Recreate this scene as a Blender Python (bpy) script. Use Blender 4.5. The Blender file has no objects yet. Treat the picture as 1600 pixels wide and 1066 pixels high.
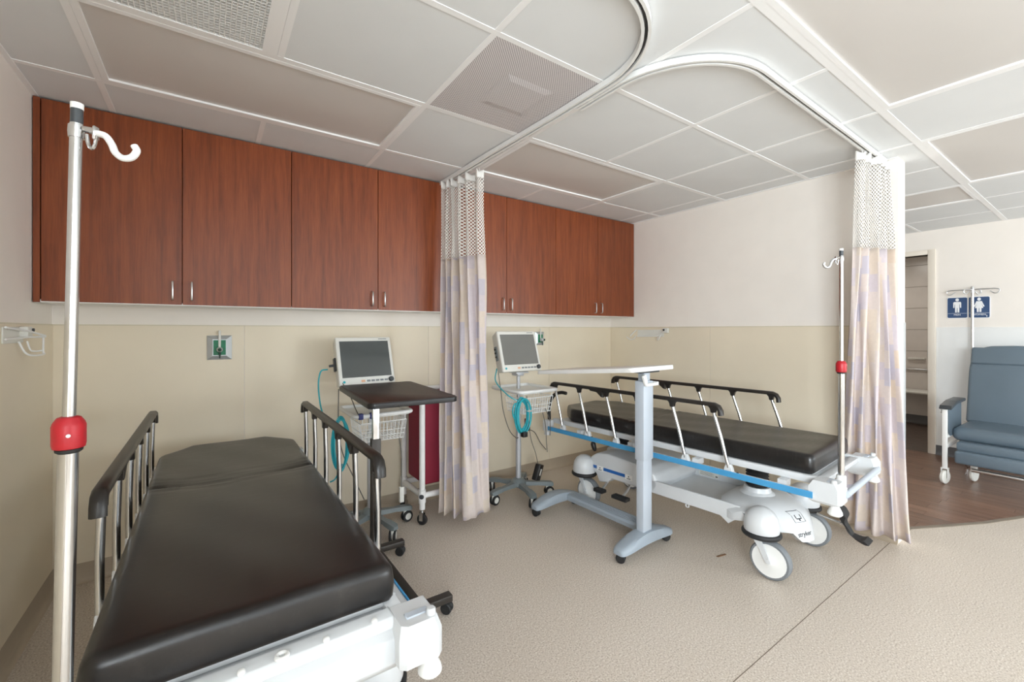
import bpy, bmesh, math, random
from mathutils import Vector, Matrix
from mathutils.bvhtree import BVHTree
random.seed(7)
PI = math.pi
scene = bpy.context.scene
C = scene.collection

# ------------------------------------------------------------------ camera
F_PX, HORIZON, EYE, YAW = 675.9, 515.75, 1.313, 35.03
cam = bpy.data.cameras.new('camera')
cam.sensor_width = 36.0
cam.lens = 36.0 * F_PX / 1600.0
cam.shift_y = (HORIZON - 533.0) / 1600.0
cam.clip_start = 0.05
cam_o = bpy.data.objects.new('camera', cam)
C.objects.link(cam_o)
cam_o.location = (0, 0, EYE)
cam_o.rotation_euler = (PI / 2, 0, -math.radians(YAW))
scene.camera = cam_o

# ------------------------------------------------------------------ world, daylight, exposure
world = bpy.data.worlds.new('world')
scene.world = world
world.use_nodes = True
bg = world.node_tree.nodes['Background']
bg.inputs[0].default_value = (0.80, 0.90, 1.0, 1)
bg.inputs[1].default_value = 1.2
vs = scene.view_settings
vs.view_transform = 'Standard'
vs.look = 'None'
vs.gamma = 1.0
vs.use_curve_mapping = False
vs.exposure = 0.25

XL, XR, XF, YB, YN, HC = -0.651, 3.467, 6.294, 3.134, -4.2, 2.376
# unseen windows, added in the wall behind the camera for light: (x0, x1, z0, z1, watts)
ADDED_WINDOWS = [(-0.35, 1.35, 0.75, 2.2, 10), (1.95, 3.65, 0.75, 2.2, 32), (4.2, 5.9, 0.45, 2.2, 140)]
# and one unseen, added in the left wall to light the right wall: (y0, y1, z0, z1, watts)
ADDED_WINDOW_L = (-2.7, -0.8, 0.8, 2.1, 225)
def added_daylight(loc, rot, w, h, watts):  # area lamp outside an added window, standing in for daylight
    l = bpy.data.lights.new('added_daylight', 'AREA')
    l.shape = 'RECTANGLE'
    l.size, l.size_y = w, h
    l.energy = watts
    l.color = (0.87, 0.94, 1.0)
    lo = bpy.data.objects.new('added_daylight', l)
    C.objects.link(lo)
    lo.location = loc
    lo.rotation_euler = rot
for (wx0, wx1, wz0, wz1, pw) in ADDED_WINDOWS:
    added_daylight(((wx0 + wx1) / 2, YN - 0.16, (wz0 + wz1) / 2), (PI / 2, 0, 0), wx1 - wx0, wz1 - wz0, pw)
wy0, wy1, wz0, wz1, pw = ADDED_WINDOW_L
added_daylight((XL - 0.16, (wy0 + wy1) / 2, (wz0 + wz1) / 2), (PI / 2, 0, -PI / 2), wy1 - wy0, wz1 - wz0, pw)
cy = scene.cycles
cy.max_bounces = 10
cy.diffuse_bounces = 6
cy.glossy_bounces = 4
cy.transparent_max_bounces = 16
cy.caustics_reflective = False
cy.caustics_refractive = False
cy.sample_clamp_indirect = 6.0

# ------------------------------------------------------------------ materials
def srgb(r, g, b):
    f = lambda c: (c / 255) / 12.92 if c / 255 <= 0.04045 else ((c / 255 + 0.055) / 1.055) ** 2.4
    return (f(r), f(g), f(b), 1)

class NT:
    def __init__(s, name):
        s.m = bpy.data.materials.new(name)
        s.m.use_nodes = True
        s.t = s.m.node_tree
        s.b = s.t.nodes['Principled BSDF']
        s.out = s.t.nodes['Material Output']
    def n(s, kind, **kw):
        nd = s.t.nodes.new(kind)
        for k, v in kw.items():
            setattr(nd, k, v)
        return nd
    def l(s, a, b):
        s.t.links.new(a, b)
    def math(s, op, a, b=None):
        nd = s.n('ShaderNodeMath', operation=op)
        for i, v in enumerate((a, b)):
            if v is None: continue
            if isinstance(v, (int, float)): nd.inputs[i].default_value = v
            else: s.l(v, nd.inputs[i])
        return nd.outputs[0]
    def coords(s, scale=(1, 1, 1), kind='Object'):
        tc = s.n('ShaderNodeTexCoord')
        mp = s.n('ShaderNodeMapping')
        mp.inputs['Scale'].default_value = scale
        s.l(tc.outputs[kind], mp.inputs['Vector'])
        return mp.outputs[0]
    def noise(s, vec, scale, detail=3, rough=0.5):
        nd = s.n('ShaderNodeTexNoise')
        nd.inputs['Scale'].default_value = scale
        nd.inputs['Detail'].default_value = detail
        nd.inputs['Roughness'].default_value = rough
        s.l(vec, nd.inputs['Vector'])
        return nd.outputs['Fac']
    def ramp(s, fac, stops, interp='LINEAR'):
        r = s.n('ShaderNodeValToRGB')
        r.color_ramp.interpolation = interp
        while len(r.color_ramp.elements) < len(stops): r.color_ramp.elements.new(0.5)
        for e, (p, c) in zip(r.color_ramp.elements, stops):
            e.position = p
            e.color = c
        s.l(fac, r.inputs[0])
        return r.outputs[0]
    def bump(s, h, strength=0.2, dist=0.002):
        b = s.n('ShaderNodeBump')
        b.inputs['Strength'].default_value = strength
        b.inputs['Distance'].default_value = dist
        s.l(h, b.inputs['Height'])
        s.l(b.outputs[0], s.b.inputs['Normal'])

def mul(c, k): return (c[0] * k, c[1] * k, c[2] * k, 1)

def mat(name, col, rough=0.5, metal=0.0, var=0.06, nscale=6.0, bump=0.0, bscale=80.0, coat=0.0, spec=None):
    """plain procedural surface: slight noise in colour, optional relief"""
    t = NT(name)
    v = t.coords()
    n = t.noise(v, nscale, 4)
    t.l(t.ramp(n, [(0.3, mul(col, 1 - var)), (0.7, mul(col, 1 + var))]), t.b.inputs['Base Color'])
    t.b.inputs['Roughness'].default_value = rough
    t.b.inputs['Metallic'].default_value = metal
    if spec is not None: t.b.inputs['Specular IOR Level'].default_value = spec
    if coat:
        t.b.inputs['Coat Weight'].default_value = coat
        t.b.inputs['Coat Roughness'].default_value = 0.15
    if bump:
        t.bump(t.noise(v, bscale, 2), bump)
    return t.m

M = {}
M['wall'] = mat('wall_paint', srgb(243, 236, 228), 0.75, var=0.015, bump=0.06, bscale=160)
M['wains'] = mat('cream_wall_panel', srgb(233, 221, 199), 0.5, var=0.03, nscale=2.5, bump=0.05, bscale=60)
M['wains_trim'] = mat('cream_panel_trim', srgb(216, 206, 182), 0.45)
M['base'] = mat('vinyl_cove_base', srgb(180, 165, 145), 0.45)
M['white_panel'] = mat('white_wall_panel', srgb(240, 240, 238), 0.45, var=0.02)
M['dark_base'] = mat('dark_grey_base', srgb(98, 98, 100), 0.5)
M['ceil'] = mat('ceiling_plenum', srgb(150, 150, 148), 0.9)
M['tile'] = mat('ceiling_tile', srgb(228, 230, 231), 0.85, var=0.02, nscale=3, bump=0.1, bscale=220)
M['tee'] = mat('ceiling_tee', srgb(248, 248, 248), 0.5, var=0.01)
M['lens'] = mat('light_lens', srgb(216, 212, 208), 0.42, var=0.02, nscale=2)
M['white'] = mat('white_enamel', srgb(238, 238, 236), 0.35, var=0.015)
M['offwhite'] = mat('offwhite_plastic', srgb(226, 225, 218), 0.4, var=0.02)
M['bedwhite'] = mat('bed_white_plastic', srgb(212, 214, 216), 0.33, var=0.03, nscale=5)
M['chrome'] = mat('polished_chrome', (0.62, 0.62, 0.62, 1), 0.14, 1.0, var=0.02)
M['alu'] = mat('brushed_aluminium', (0.72, 0.73, 0.74, 1), 0.32, 1.0, var=0.04)
M['black'] = mat('black_plastic', srgb(28, 27, 27), 0.4, var=0.1)
M['rail_black'] = mat('rail_black_plastic', srgb(36, 32, 29), 0.36, var=0.1)
M['rubber'] = mat('black_rubber', srgb(34, 34, 35), 0.6, var=0.1)
M['grey_rubber'] = mat('grey_rubber_tyre', srgb(122, 126, 130), 0.6)
M['red'] = mat('red_plastic_collar', srgb(176, 24, 36), 0.42, var=0.1, nscale=25, bump=0.2, bscale=90)
M['blue'] = mat('blue_rail_strip', srgb(70, 150, 200), 0.4)
M['blue_label'] = mat('blue_label', srgb(35, 100, 175), 0.4)
M['greycol'] = mat('grey_powder_coat', srgb(188, 196, 206), 0.42, var=0.02)
M['grey_base'] = mat('blue_grey_plastic', srgb(158, 168, 178), 0.42, var=0.03)
M['cart_grey'] = mat('cart_leg_grey', srgb(122, 130, 132), 0.45)
M['cart_pole'] = mat('cart_pole_grey', srgb(196, 198, 202), 0.35, 0.3)
M['screen'] = mat('monitor_screen_glass', srgb(74, 80, 80), 0.1, var=0.03, spec=0.8)
M['screen2'] = mat('monitor_screen_dull', srgb(120, 120, 116), 0.22, var=0.03, spec=0.6)
M['dark_knob'] = mat('dark_grey_knob', srgb(62, 66, 70), 0.4)
M['btn'] = mat('grey_button', srgb(130, 134, 136), 0.5)
M['teal'] = mat('teal_tubing', srgb(40, 165, 178), 0.3, var=0.1)
M['cable'] = mat('grey_cable', srgb(98, 94, 88), 0.5)
M['navy'] = mat('navy_clip', srgb(52, 58, 118), 0.5)
M['pvc'] = mat('white_pvc_pipe', srgb(236, 235, 234), 0.3, var=0.015)
M['burg'] = mat('burgundy_fabric', srgb(136, 28, 52), 0.75, var=0.1, nscale=3, bump=0.3, bscale=400)
M['band'] = mat('table_edge_band', srgb(34, 33, 34), 0.4)
M['bronze'] = mat('dark_bronze_metal', srgb(62, 57, 53), 0.4, 0.4)
M['recl'] = mat('blue_grey_vinyl', srgb(104, 119, 131), 0.33, var=0.05, nscale=3, bump=0.06, bscale=120)
M['green'] = mat('green_outlet_face', srgb(0, 118, 78), 0.4, var=0.15, nscale=50)
M['dgreen'] = mat('dark_green_plastic', srgb(6, 52, 36), 0.4)
M['steel'] = mat('stainless_plate', srgb(196, 200, 202), 0.35, 0.5)
M['sign'] = mat('navy_sign', srgb(44, 74, 116), 0.4, var=0.08)
M['signwhite'] = mat('sign_white', srgb(245, 246, 248), 0.5)
M['outlet_red'] = mat('red_outlet', srgb(120, 32, 26), 0.5)
M['brown'] = mat('brown_mark', srgb(120, 88, 62), 0.8)
M['ink'] = mat('dark_ink', srgb(58, 60, 64), 0.6)
M['rest_tile'] = mat('restroom_tile', srgb(214, 208, 202), 0.25, var=0.03)
M['grout'] = mat('restroom_grout', srgb(168, 160, 152), 0.8)
M['rest_floor'] = mat('restroom_dark_floor', srgb(84, 70, 62), 0.5, var=0.2, nscale=12)
M['door_frame'] = mat('door_frame_paint', srgb(232, 222, 208), 0.45, var=0.015)
M['seam'] = mat('floor_seam', srgb(118, 104, 90), 0.7)
M['strip'] = mat('floor_transition_strip', srgb(132, 120, 106), 0.5)
M['dark'] = mat('dark_void', srgb(60, 58, 58), 0.9)
M['duct'] = mat('grey_duct', srgb(74, 72, 74), 0.8)
M['orange'] = mat('orange_mark', srgb(226, 176, 140), 0.5)

# speckled sheet vinyl
t = NT('speckled_sheet_vinyl')
v = t.coords()
big = t.noise(v, 1.3, 3)
fine = t.noise(v, 150, 3, 0.75)
c1 = t.ramp(fine, [(0.34, srgb(160, 145, 131)), (0.46, srgb(206, 193, 179)), (0.56, srgb(216, 204, 191)), (0.68, srgb(242, 236, 228))])
c2 = t.ramp(big, [(0.3, (0.93, 0.92, 0.91, 1)), (0.7, (1.0, 1.0, 1.0, 1))])
mx = t.n('ShaderNodeMix', data_type='RGBA', blend_type='MULTIPLY')
mx.inputs[0].default_value = 1
t.l(c1, mx.inputs[6]); t.l(c2, mx.inputs[7])
t.l(mx.outputs[2], t.b.inputs['Base Color'])
t.l(t.ramp(big, [(0.2, (0.34,) * 3 + (1,)), (0.8, (0.46,) * 3 + (1,))]), t.b.inputs['Roughness'])
t.bump(fine, 0.015, 0.001)
M['vinyl'] = t.m

# cherry laminate
def wood(name, dark, mid, light, scale=(22, 22, 1.2), rough=0.35, per_obj=0.0):
    t = NT(name)
    v = t.coords(scale)
    if per_obj:
        oi = t.n('ShaderNodeObjectInfo')
        ad = t.n('ShaderNodeVectorMath', operation='ADD')
        cb = t.n('ShaderNodeCombineXYZ')
        t.l(t.math('MULTIPLY', oi.outputs['Random'], 37.0), cb.inputs[0])
        t.l(t.math('MULTIPLY', oi.outputs['Random'], 91.0), cb.inputs[2])
        t.l(v, ad.inputs[0]); t.l(cb.outputs[0], ad.inputs[1])
        v = ad.outputs[0]
    n = t.noise(v, 2.0, 6, 0.6)
    n2 = t.noise(v, 9.0, 3, 0.6)
    f = t.math('ADD', t.math('MULTIPLY', n, 0.7), t.math('MULTIPLY', n2, 0.3))
    col = t.ramp(f, [(0.32, dark), (0.5, mid), (0.68, light)])
    if per_obj:
        hsv = t.n('ShaderNodeHueSaturation')
        t.l(t.math('ADD', t.math('MULTIPLY', oi.outputs['Random'], per_obj), 1.0 - per_obj / 2), hsv.inputs['Value'])
        t.l(col, hsv.inputs['Color'])
        col = hsv.outputs[0]
    t.l(col, t.b.inputs['Base Color'])
    t.b.inputs['Roughness'].default_value = rough
    return t.m
M['cherry'] = wood('cherry_laminate', srgb(108, 50, 22), srgb(132, 65, 31), srgb(150, 79, 40), rough=0.38, per_obj=0.12)
M['walnut'] = wood('dark_walnut_laminate', srgb(40, 27, 23), srgb(54, 36, 30), srgb(68, 46, 38), scale=(12, 1.2, 12), rough=0.5)
M['plank'] = wood('walnut_plank', srgb(92, 66, 52), srgb(122, 90, 72), srgb(146, 112, 92), scale=(16, 1.2, 16), rough=0.28, per_obj=0.35)

# black vinyl mattress cover with scuffs
t = NT('black_vinyl_mattress')
v = t.coords()
n = t.noise(v, 3.5, 6, 0.65)
s = t.noise(t.coords((3, 14, 3)), 6, 5, 0.7)
col = t.ramp(n, [(0.35, srgb(17, 16, 16)), (0.6, srgb(24, 21, 21)), (0.8, srgb(36, 28, 26))])
sc = t.ramp(s, [(0.52, (0, 0, 0, 1)), (0.64, (0.012, 0.010, 0.009, 1)), (0.82, (0.06, 0.05, 0.045, 1))])
ad = t.n('ShaderNodeMix', data_type='RGBA', blend_type='ADD')
ad.inputs[0].default_value = 0.75
t.l(col, ad.inputs[6]); t.l(sc, ad.inputs[7])
t.l(ad.outputs[2], t.b.inputs['Base Color'])
t.l(t.ramp(s, [(0.3, (0.28,) * 3 + (1,)), (0.75, (0.36,) * 3 + (1,))]), t.b.inputs['Roughness'])
t.bump(t.noise(v, 5, 1), 0.12, 0.003)
t.b.inputs['Specular IOR Level'].default_value = 0.6
M['mattress'] = t.m

# curtain cloth: pastel woven blocks, coordinates along the cloth (uv in metres)
t = NT('pastel_curtain_cloth')
uv = t.n('ShaderNodeTexCoord').outputs['UV']
sx = t.n('ShaderNodeSeparateXYZ'); t.l(uv, sx.inputs[0])
cu = t.math('FLOOR', t.math('DIVIDE', sx.outputs[0], 0.055))
off = t.math('MULTIPLY', t.math('MODULO', cu, 3.0), 0.33)
cv = t.math('FLOOR', t.math('ADD', t.math('DIVIDE', sx.outputs[1], 0.105), off))
cb = t.n('ShaderNodeCombineXYZ'); t.l(cu, cb.inputs[0]); t.l(cv, cb.inputs[1])
wn = t.n('ShaderNodeTexWhiteNoise', noise_dimensions='2D'); t.l(cb.outputs[0], wn.inputs['Vector'])
blocks = t.ramp(wn.outputs['Value'], [(0.0, srgb(222, 208, 202)), (0.3, srgb(206, 196, 208)), (0.5, srgb(226, 210, 190)), (0.68, srgb(186, 184, 206)), (0.82, srgb(224, 212, 206)), (0.93, srgb(220, 196, 168))], 'CONSTANT')
wv = t.noise(uv, 45, 4, 0.7)
wt = t.ramp(wv, [(0.3, (0.90, 0.89, 0.89, 1)), (0.7, (1.04, 1.03, 1.02, 1))])
mx = t.n('ShaderNodeMix', data_type='RGBA', blend_type='MULTIPLY'); mx.inputs[0].default_value = 1
t.l(blocks, mx.inputs[6]); t.l(wt, mx.inputs[7])
sf = t.n('ShaderNodeMix', data_type='RGBA'); sf.inputs[0].default_value = 0.42
t.l(mx.outputs[2], sf.inputs[6]); sf.inputs[7].default_value = srgb(224, 213, 208)
t.l(sf.outputs[2], t.b.inputs['Base Color'])
t.b.inputs['Roughness'].default_value = 0.85
tr = t.n('ShaderNodeBsdfTranslucent'); t.l(sf.outputs[2], tr.inputs[0])
ms = t.n('ShaderNodeMixShader'); ms.inputs[0].default_value = 0.15
t.l(t.b.outputs[0], ms.inputs[1]); t.l(tr.outputs[0], ms.inputs[2]); t.l(ms.outputs[0], t.out.inputs[0])
M['cloth'] = t.m
M['header'] = mat('white_curtain_header', srgb(238, 236, 232), 0.8)

# net: real holes in the weave
t = NT('white_curtain_net')
uv = t.n('ShaderNodeTexCoord').outputs['UV']
sx = t.n('ShaderNodeSeparateXYZ'); t.l(uv, sx.inputs[0])
a = t.math('SINE', t.math('MULTIPLY', sx.outputs[0], 2 * PI / 0.018))
b = t.math('SINE', t.math('MULTIPLY', sx.outputs[1], 2 * PI / 0.022))
hole = t.math('GREATER_THAN', t.math('MULTIPLY', a, b), 0.05)
t.b.inputs['Base Color'].default_value = srgb(234, 230, 224)
t.b.inputs['Roughness'].default_value = 0.85
tp = t.n('ShaderNodeBsdfTransparent')
ms = t.n('ShaderNodeMixShader'); t.l(hole, ms.inputs[0])
t.l(t.b.outputs[0], ms.inputs[1]); t.l(tp.outputs[0], ms.inputs[2]); t.l(ms.outputs[0], t.out.inputs[0])
M['net'] = t.m

# perforated diffuser face
t = NT('perforated_plate')
v = t.coords()
sx = t.n('ShaderNodeSeparateXYZ'); t.l(v, sx.inputs[0])
a = t.math('SINE', t.math('MULTIPLY', sx.outputs[0], 2 * PI / 0.0115))
b = t.math('SINE', t.math('MULTIPLY', sx.outputs[1], 2 * PI / 0.0115))
hole = t.math('GREATER_THAN', t.math('MULTIPLY', a, b), 0.2)
t.l(t.ramp(hole, [(0.0, srgb(226, 220, 220)), (1.0, srgb(130, 125, 130))], 'LINEAR'), t.b.inputs['Base Color'])
t.b.inputs['Roughness'].default_value = 0.6
M['perf'] = t.m

# clear thin glass and plastic
def clear(name, tint=(0.97, 0.98, 0.98, 1), gl=0.08, rough=0.03):
    t = NT(name)
    tp = t.n('ShaderNodeBsdfTransparent'); tp.inputs[0].default_value = tint
    g = t.n('ShaderNodeBsdfGlossy'); g.inputs['Roughness'].default_value = rough
    ms = t.n('ShaderNodeMixShader'); ms.inputs[0].default_value = gl
    t.l(tp.outputs[0], ms.inputs[1]); t.l(g.outputs[0], ms.inputs[2]); t.l(ms.outputs[0], t.out.inputs[0])
    return t.m
M['glass'] = clear('window_glass')
M['clearplastic'] = clear('clear_plastic', (0.85, 0.88, 0.9, 1), 0.25, 0.15)

# ------------------------------------------------------------------ mesh helpers
class MB:
    """collects shapes into one mesh"""
    def __init__(s):
        s.v, s.f, s.uv = [], [], None
    def add(s, vs, fs, mtx=None):
        o = len(s.v)
        s.v += [tuple(mtx @ Vector(p)) if mtx else tuple(p) for p in vs]
        s.f += [tuple(i + o for i in f) for f in fs]
        return s
    def box(s, x0, x1, y0, y1, z0, z1, mtx=None):
        vs = [(x, y, z) for z in (z0, z1) for y in (y0, y1) for x in (x0, x1)]
        return s.add(vs, [(0, 2, 3, 1), (4, 5, 7, 6), (0, 1, 5, 4), (2, 6, 7, 3), (0, 4, 6, 2), (1, 3, 7, 5)], mtx)
    def rbox(s, x0, x1, y0, y1, z0, z1, r=0.005, seg=2, mtx=None):
        bm = bmesh.new()
        bmesh.ops.create_cube(bm, size=1)
        for v in bm.verts:
            v.co = Vector(((x0 + x1) / 2 + v.co.x * (x1 - x0), (y0 + y1) / 2 + v.co.y * (y1 - y0), (z0 + z1) / 2 + v.co.z * (z1 - z0)))
        bmesh.ops.bevel(bm, geom=bm.edges[:], offset=r, segments=seg, profile=0.5, affect='EDGES', clamp_overlap=True)
        s.from_bm(bm, mtx)
        return s
    def from_bm(s, bm, mtx=None):
        bm.verts.index_update()
        s.add([v.co.copy() for v in bm.verts], [tuple(v.index for v in f.verts) for f in bm.faces], mtx)
        bm.free()
    def tube(s, pts, r, n=10, closed=False, caps=True, mtx=None):
        pts = [Vector(p) for p in pts]
        m = len(pts)
        rs = r if isinstance(r, (list, tuple)) else [r] * m
        tang = []
        for i in range(m):
            if closed: d = pts[(i + 1) % m] - pts[i - 1]
            else: d = pts[min(i + 1, m - 1)] - pts[max(i - 1, 0)]
            tang.append(d.normalized())
        up = Vector((0, 0, 1)) if abs(tang[0].z) < 0.9 else Vector((1, 0, 0))
        nrm = (up - tang[0] * up.dot(tang[0])).normalized()
        vs, fs = [], []
        for i in range(m):
            nrm = (nrm - tang[i] * nrm.dot(tang[i])).normalized()
            bn = tang[i].cross(nrm)
            for k in range(n):
                a = 2 * PI * k / n
                vs.append(pts[i] + (nrm * math.cos(a) + bn * math.sin(a)) * rs[i])
        for i in range(m if closed else m - 1):
            j = (i + 1) % m
            for k in range(n):
                l = (k + 1) % n
                fs.append((i * n + k, i * n + l, j * n + l, j * n + k))
        if caps and not closed:
            fs.append(tuple(range(n))[::-1])
            fs.append(tuple((m - 1) * n + k for k in range(n)))
        return s.add(vs, fs, mtx)
    def cyl(s, p0, p1, r0, r1=None, n=16, mtx=None):
        return s.tube([p0, p1], [r0, r0 if r1 is None else r1], n, mtx=mtx)
    def lathe(s, prof, origin=(0, 0, 0), axis=(0, 0, 1), n=24, mtx=None):
        """profile of (radius, height) along axis"""
        ax = Vector(axis).normalized()
        u = ax.orthogonal().normalized()
        w = ax.cross(u)
        o = Vector(origin)
        vs, fs = [], []
        for (r, h) in prof:
            for k in range(n):
                a = 2 * PI * k / n
                vs.append(o + ax * h + (u * math.cos(a) + w * math.sin(a)) * max(r, 1e-5))
        for i in range(len(prof) - 1):
            for k in range(n):
                l = (k + 1) % n
                fs.append((i * n + k, i * n + l, (i + 1) * n + l, (i + 1) * n + k))
        fs.append(tuple(range(n))[::-1])
        fs.append(tuple((len(prof) - 1) * n + k for k in range(n)))
        return s.add(vs, fs, mtx)
    def prism(s, poly, axis, d0, d1, mtx=None, bevel=0.0, seg=2):
        """polygon in the plane normal to axis ('x': (y,z); 'y': (x,z); 'z': (x,y)) extruded d0..d1"""
        def p3(p, d):
            return {'x': (d, p[0], p[1]), 'y': (p[0], d, p[1]), 'z': (p[0], p[1], d)}[axis]
        n = len(poly)
        bm = bmesh.new()
        a = [bm.verts.new(p3(p, d0)) for p in poly]
        b = [bm.verts.new(p3(p, d1)) for p in poly]
        bm.faces.new(a[::-1]); bm.faces.new(b)
        for i in range(n):
            j = (i + 1) % n
            bm.faces.new((a[i], a[j], b[j], b[i]))
        bmesh.ops.recalc_face_normals(bm, faces=bm.faces[:])
        if bevel:
            bmesh.ops.bevel(bm, geom=bm.edges[:], offset=bevel, segments=seg, profile=0.5, affect='EDGES', clamp_overlap=True)
        s.from_bm(bm, mtx)
        return s
    def loft(s, rings, closed_ring=True, caps=True, mtx=None):
        n = len(rings[0])
        vs = [p for r in rings for p in r]
        fs = []
        for i in range(len(rings) - 1):
            for k in range(n if closed_ring else n - 1):
                l = (k + 1) % n
                fs.append((i * n + k, i * n + l, (i + 1) * n + l, (i + 1) * n + k))
        if caps and closed_ring:
            fs.append(tuple(range(n))[::-1])
            fs.append(tuple((len(rings) - 1) * n + k for k in range(n)))
        return s.add(vs, fs, mtx)
    def build(s, name, m, parent=None, smooth=True, angle=38, flip=True):
        me = bpy.data.meshes.new(name)
        me.from_pydata([tuple(p) for p in s.v], [], s.f)
        bm = bmesh.new(); bm.from_mesh(me)
        if flip: bmesh.ops.recalc_face_normals(bm, faces=bm.faces[:])
        bm.to_mesh(me); bm.free()
        me.materials.append(M[m] if isinstance(m, str) else m)
        if smooth:
            me.polygons.foreach_set('use_smooth', [True] * len(me.polygons))
            me.set_sharp_from_angle(angle=math.radians(angle))
        me.update()
        o = bpy.data.objects.new(name, me)
        C.objects.link(o)
        if parent: o.parent = parent
        return o

def tag(o, label, cat, group=None):
    o['label'] = label
    o['category'] = cat
    if group: o['group'] = group
    return o
def thing(name, label, cat, loc=(0, 0, 0), rz=0.0, group=None):
    o = bpy.data.objects.new(name, None)
    o.empty_display_size = 0.1
    C.objects.link(o)
    o.location = loc
    o.rotation_euler = (0, 0, rz)
    return tag(o, label, cat, group)
def struct(o):
    o['kind'] = 'structure'
    return o
def inst(src, name, parent, loc=(0, 0, 0), rot=(0, 0, 0)):
    """another object sharing mesh data"""
    o = bpy.data.objects.new(name, src.data)
    C.objects.link(o)
    o.parent = parent
    o.location = loc
    o.rotation_euler = rot
    return o
def arc(cx, cy, r, a0, a1, n, z=None, plane='xy', c=0.0):
    out = []
    for i in range(n + 1):
        a = math.radians(a0 + (a1 - a0) * i / n)
        p, q = cx + r * math.cos(a), cy + r * math.sin(a)
        out.append({'xy': (p, q, c), 'xz': (p, c, q), 'yz': (c, p, q)}[plane])
    return out
def smoothpath(pts, n=6):
    """Catmull-Rom through pts"""
    pts = [Vector(p) for p in pts]
    P = [pts[0] * 2 - pts[1]] + pts + [pts[-1] * 2 - pts[-2]]
    out = []
    for i in range(1, len(P) - 2):
        p0, p1, p2, p3 = P[i - 1:i + 3]
        for k in range(n):
            u = k / n
            out.append(0.5 * ((2 * p1) + (p2 - p0) * u + (2 * p0 - 5 * p1 + 4 * p2 - p3) * u * u + (3 * p1 - p0 - 3 * p2 + p3) * u ** 3))
    out.append(pts[-1])
    return out
def text_mesh(body, size, m, name, parent, mtx, depth=0.0004):
    cu = bpy.data.curves.new(name, 'FONT')
    cu.body = body
    cu.size = size
    cu.extrude = depth
    cu.align_x = 'CENTER'
    cu.align_y = 'CENTER'
    tmp = bpy.data.objects.new(name, cu)
    C.objects.link(tmp)
    dg = bpy.context.evaluated_depsgraph_get()
    dg.update()
    me = bpy.data.meshes.new_from_object(tmp.evaluated_get(dg))
    bpy.data.objects.remove(tmp)
    bpy.data.curves.remove(cu)
    me.materials.clear()
    me.materials.append(M[m])
    me.transform(mtx)
    o = bpy.data.objects.new(name, me)
    C.objects.link(o)
    o.parent = parent
    return o

# ================================================================== THE SETTING
TH = 0.12
WZ = 1.336     # top of the cream wall panels
YE = 0.814     # free end of the right wall
XR2 = XR + 0.14
# floors: beige vinyl in the bay, planks beyond a slanted joint
SEAM = [(XR2 - 0.03, YE + 0.02), (3.79, 0.836), (4.05, 0.70), (4.32, 0.565), (4.69, 0.42), (5.3, 0.19), (XF, -0.16)]
b = MB()
poly = [(XL - TH, YN - TH), (XF, YN - TH)] + SEAM[::-1] + [(XR2 - 0.03, YB + TH), (XL - TH, YB + TH)]
b.prism(poly, 'z', -0.05, 0.0)
floor = struct(b.build('floor', 'vinyl', smooth=False))
MB().box(XL, XR - 0.02, 0.8455, 0.8485, -0.001, 0.0006).build('seam', 'seam', floor, False)
b = MB()
for (x0, y0), (x1, y1) in zip(SEAM[:-1], SEAM[1:]):
    d = Vector((x1 - x0, y1 - y0)).normalized()
    nx, ny = -d.y * 0.014, d.x * 0.014
    b.prism([(x0 - nx, y0 - ny), (x1 - nx, y1 - ny), (x1 + nx, y1 + ny), (x0 + nx, y0 + ny)], 'z', -0.002, 0.004)
b.build('transition_strip', 'strip', floor, False)

# plank floor: boards run towards the back wall
def seam_y(x):
    for (x0, y0), (x1, y1) in zip(SEAM[:-1], SEAM[1:]):
        if x0 <= x <= x1:
            return y0 + (y1 - y0) * (x - x0) / (x1 - x0)
    return SEAM[0][1] if x < SEAM[0][0] else SEAM[-1][1]
b = MB()
b.prism([p for p in SEAM] + [(XF, YB), (XR2 - 0.03, YB)], 'z', -0.05, -0.004)
wf = struct(b.build('floor_wood', 'dark', smooth=False))
pw = 0.095
x = XR2 - 0.02
k = 0
while x < XF - 0.01:
    x1 = min(x + pw - 0.0015, XF)
    y = -0.3 - random.random() * 1.0
    while y < YB:
        y1 = y + 1.2
        lo0, lo1 = max(y, seam_y(x)), max(y, seam_y(x1))
        hi = min(y1 - 0.0015, YB)
        if hi > max(lo0, lo1) + 0.01:
            MB().prism([(x, lo0), (x1, lo1), (x1, hi), (x, hi)], 'z', -0.004, 0.0).build('plank', 'plank', wf, False)
        y = y1
    x += pw

# walls
def wall(name, m, *boxes):
    b = MB()
    for bx in boxes: b.box(*bx)
    return struct(b.build(name, m, smooth=False))
LY0, LY1, LZ0, LZ1, _ = ADDED_WINDOW_L
wall('wall_left', 'wall', (XL - TH, XL, YN - TH, LY0, 0, HC), (XL - TH, XL, LY1, YB + TH, 0, HC), (XL - TH, XL, LY0, LY1, 0, LZ0), (XL - TH, XL, LY0, LY1, LZ1, HC))
wl = bpy.data.objects['wall_left']
wall('wall_back', 'wall', (XL, XF, YB, YB + TH, 0, HC))
wb = bpy.data.objects['wall_back']
wall('wall_right', 'wall', (XR, XR2, YE, YB, 0, HC))
wr = bpy.data.objects['wall_right']
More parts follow.
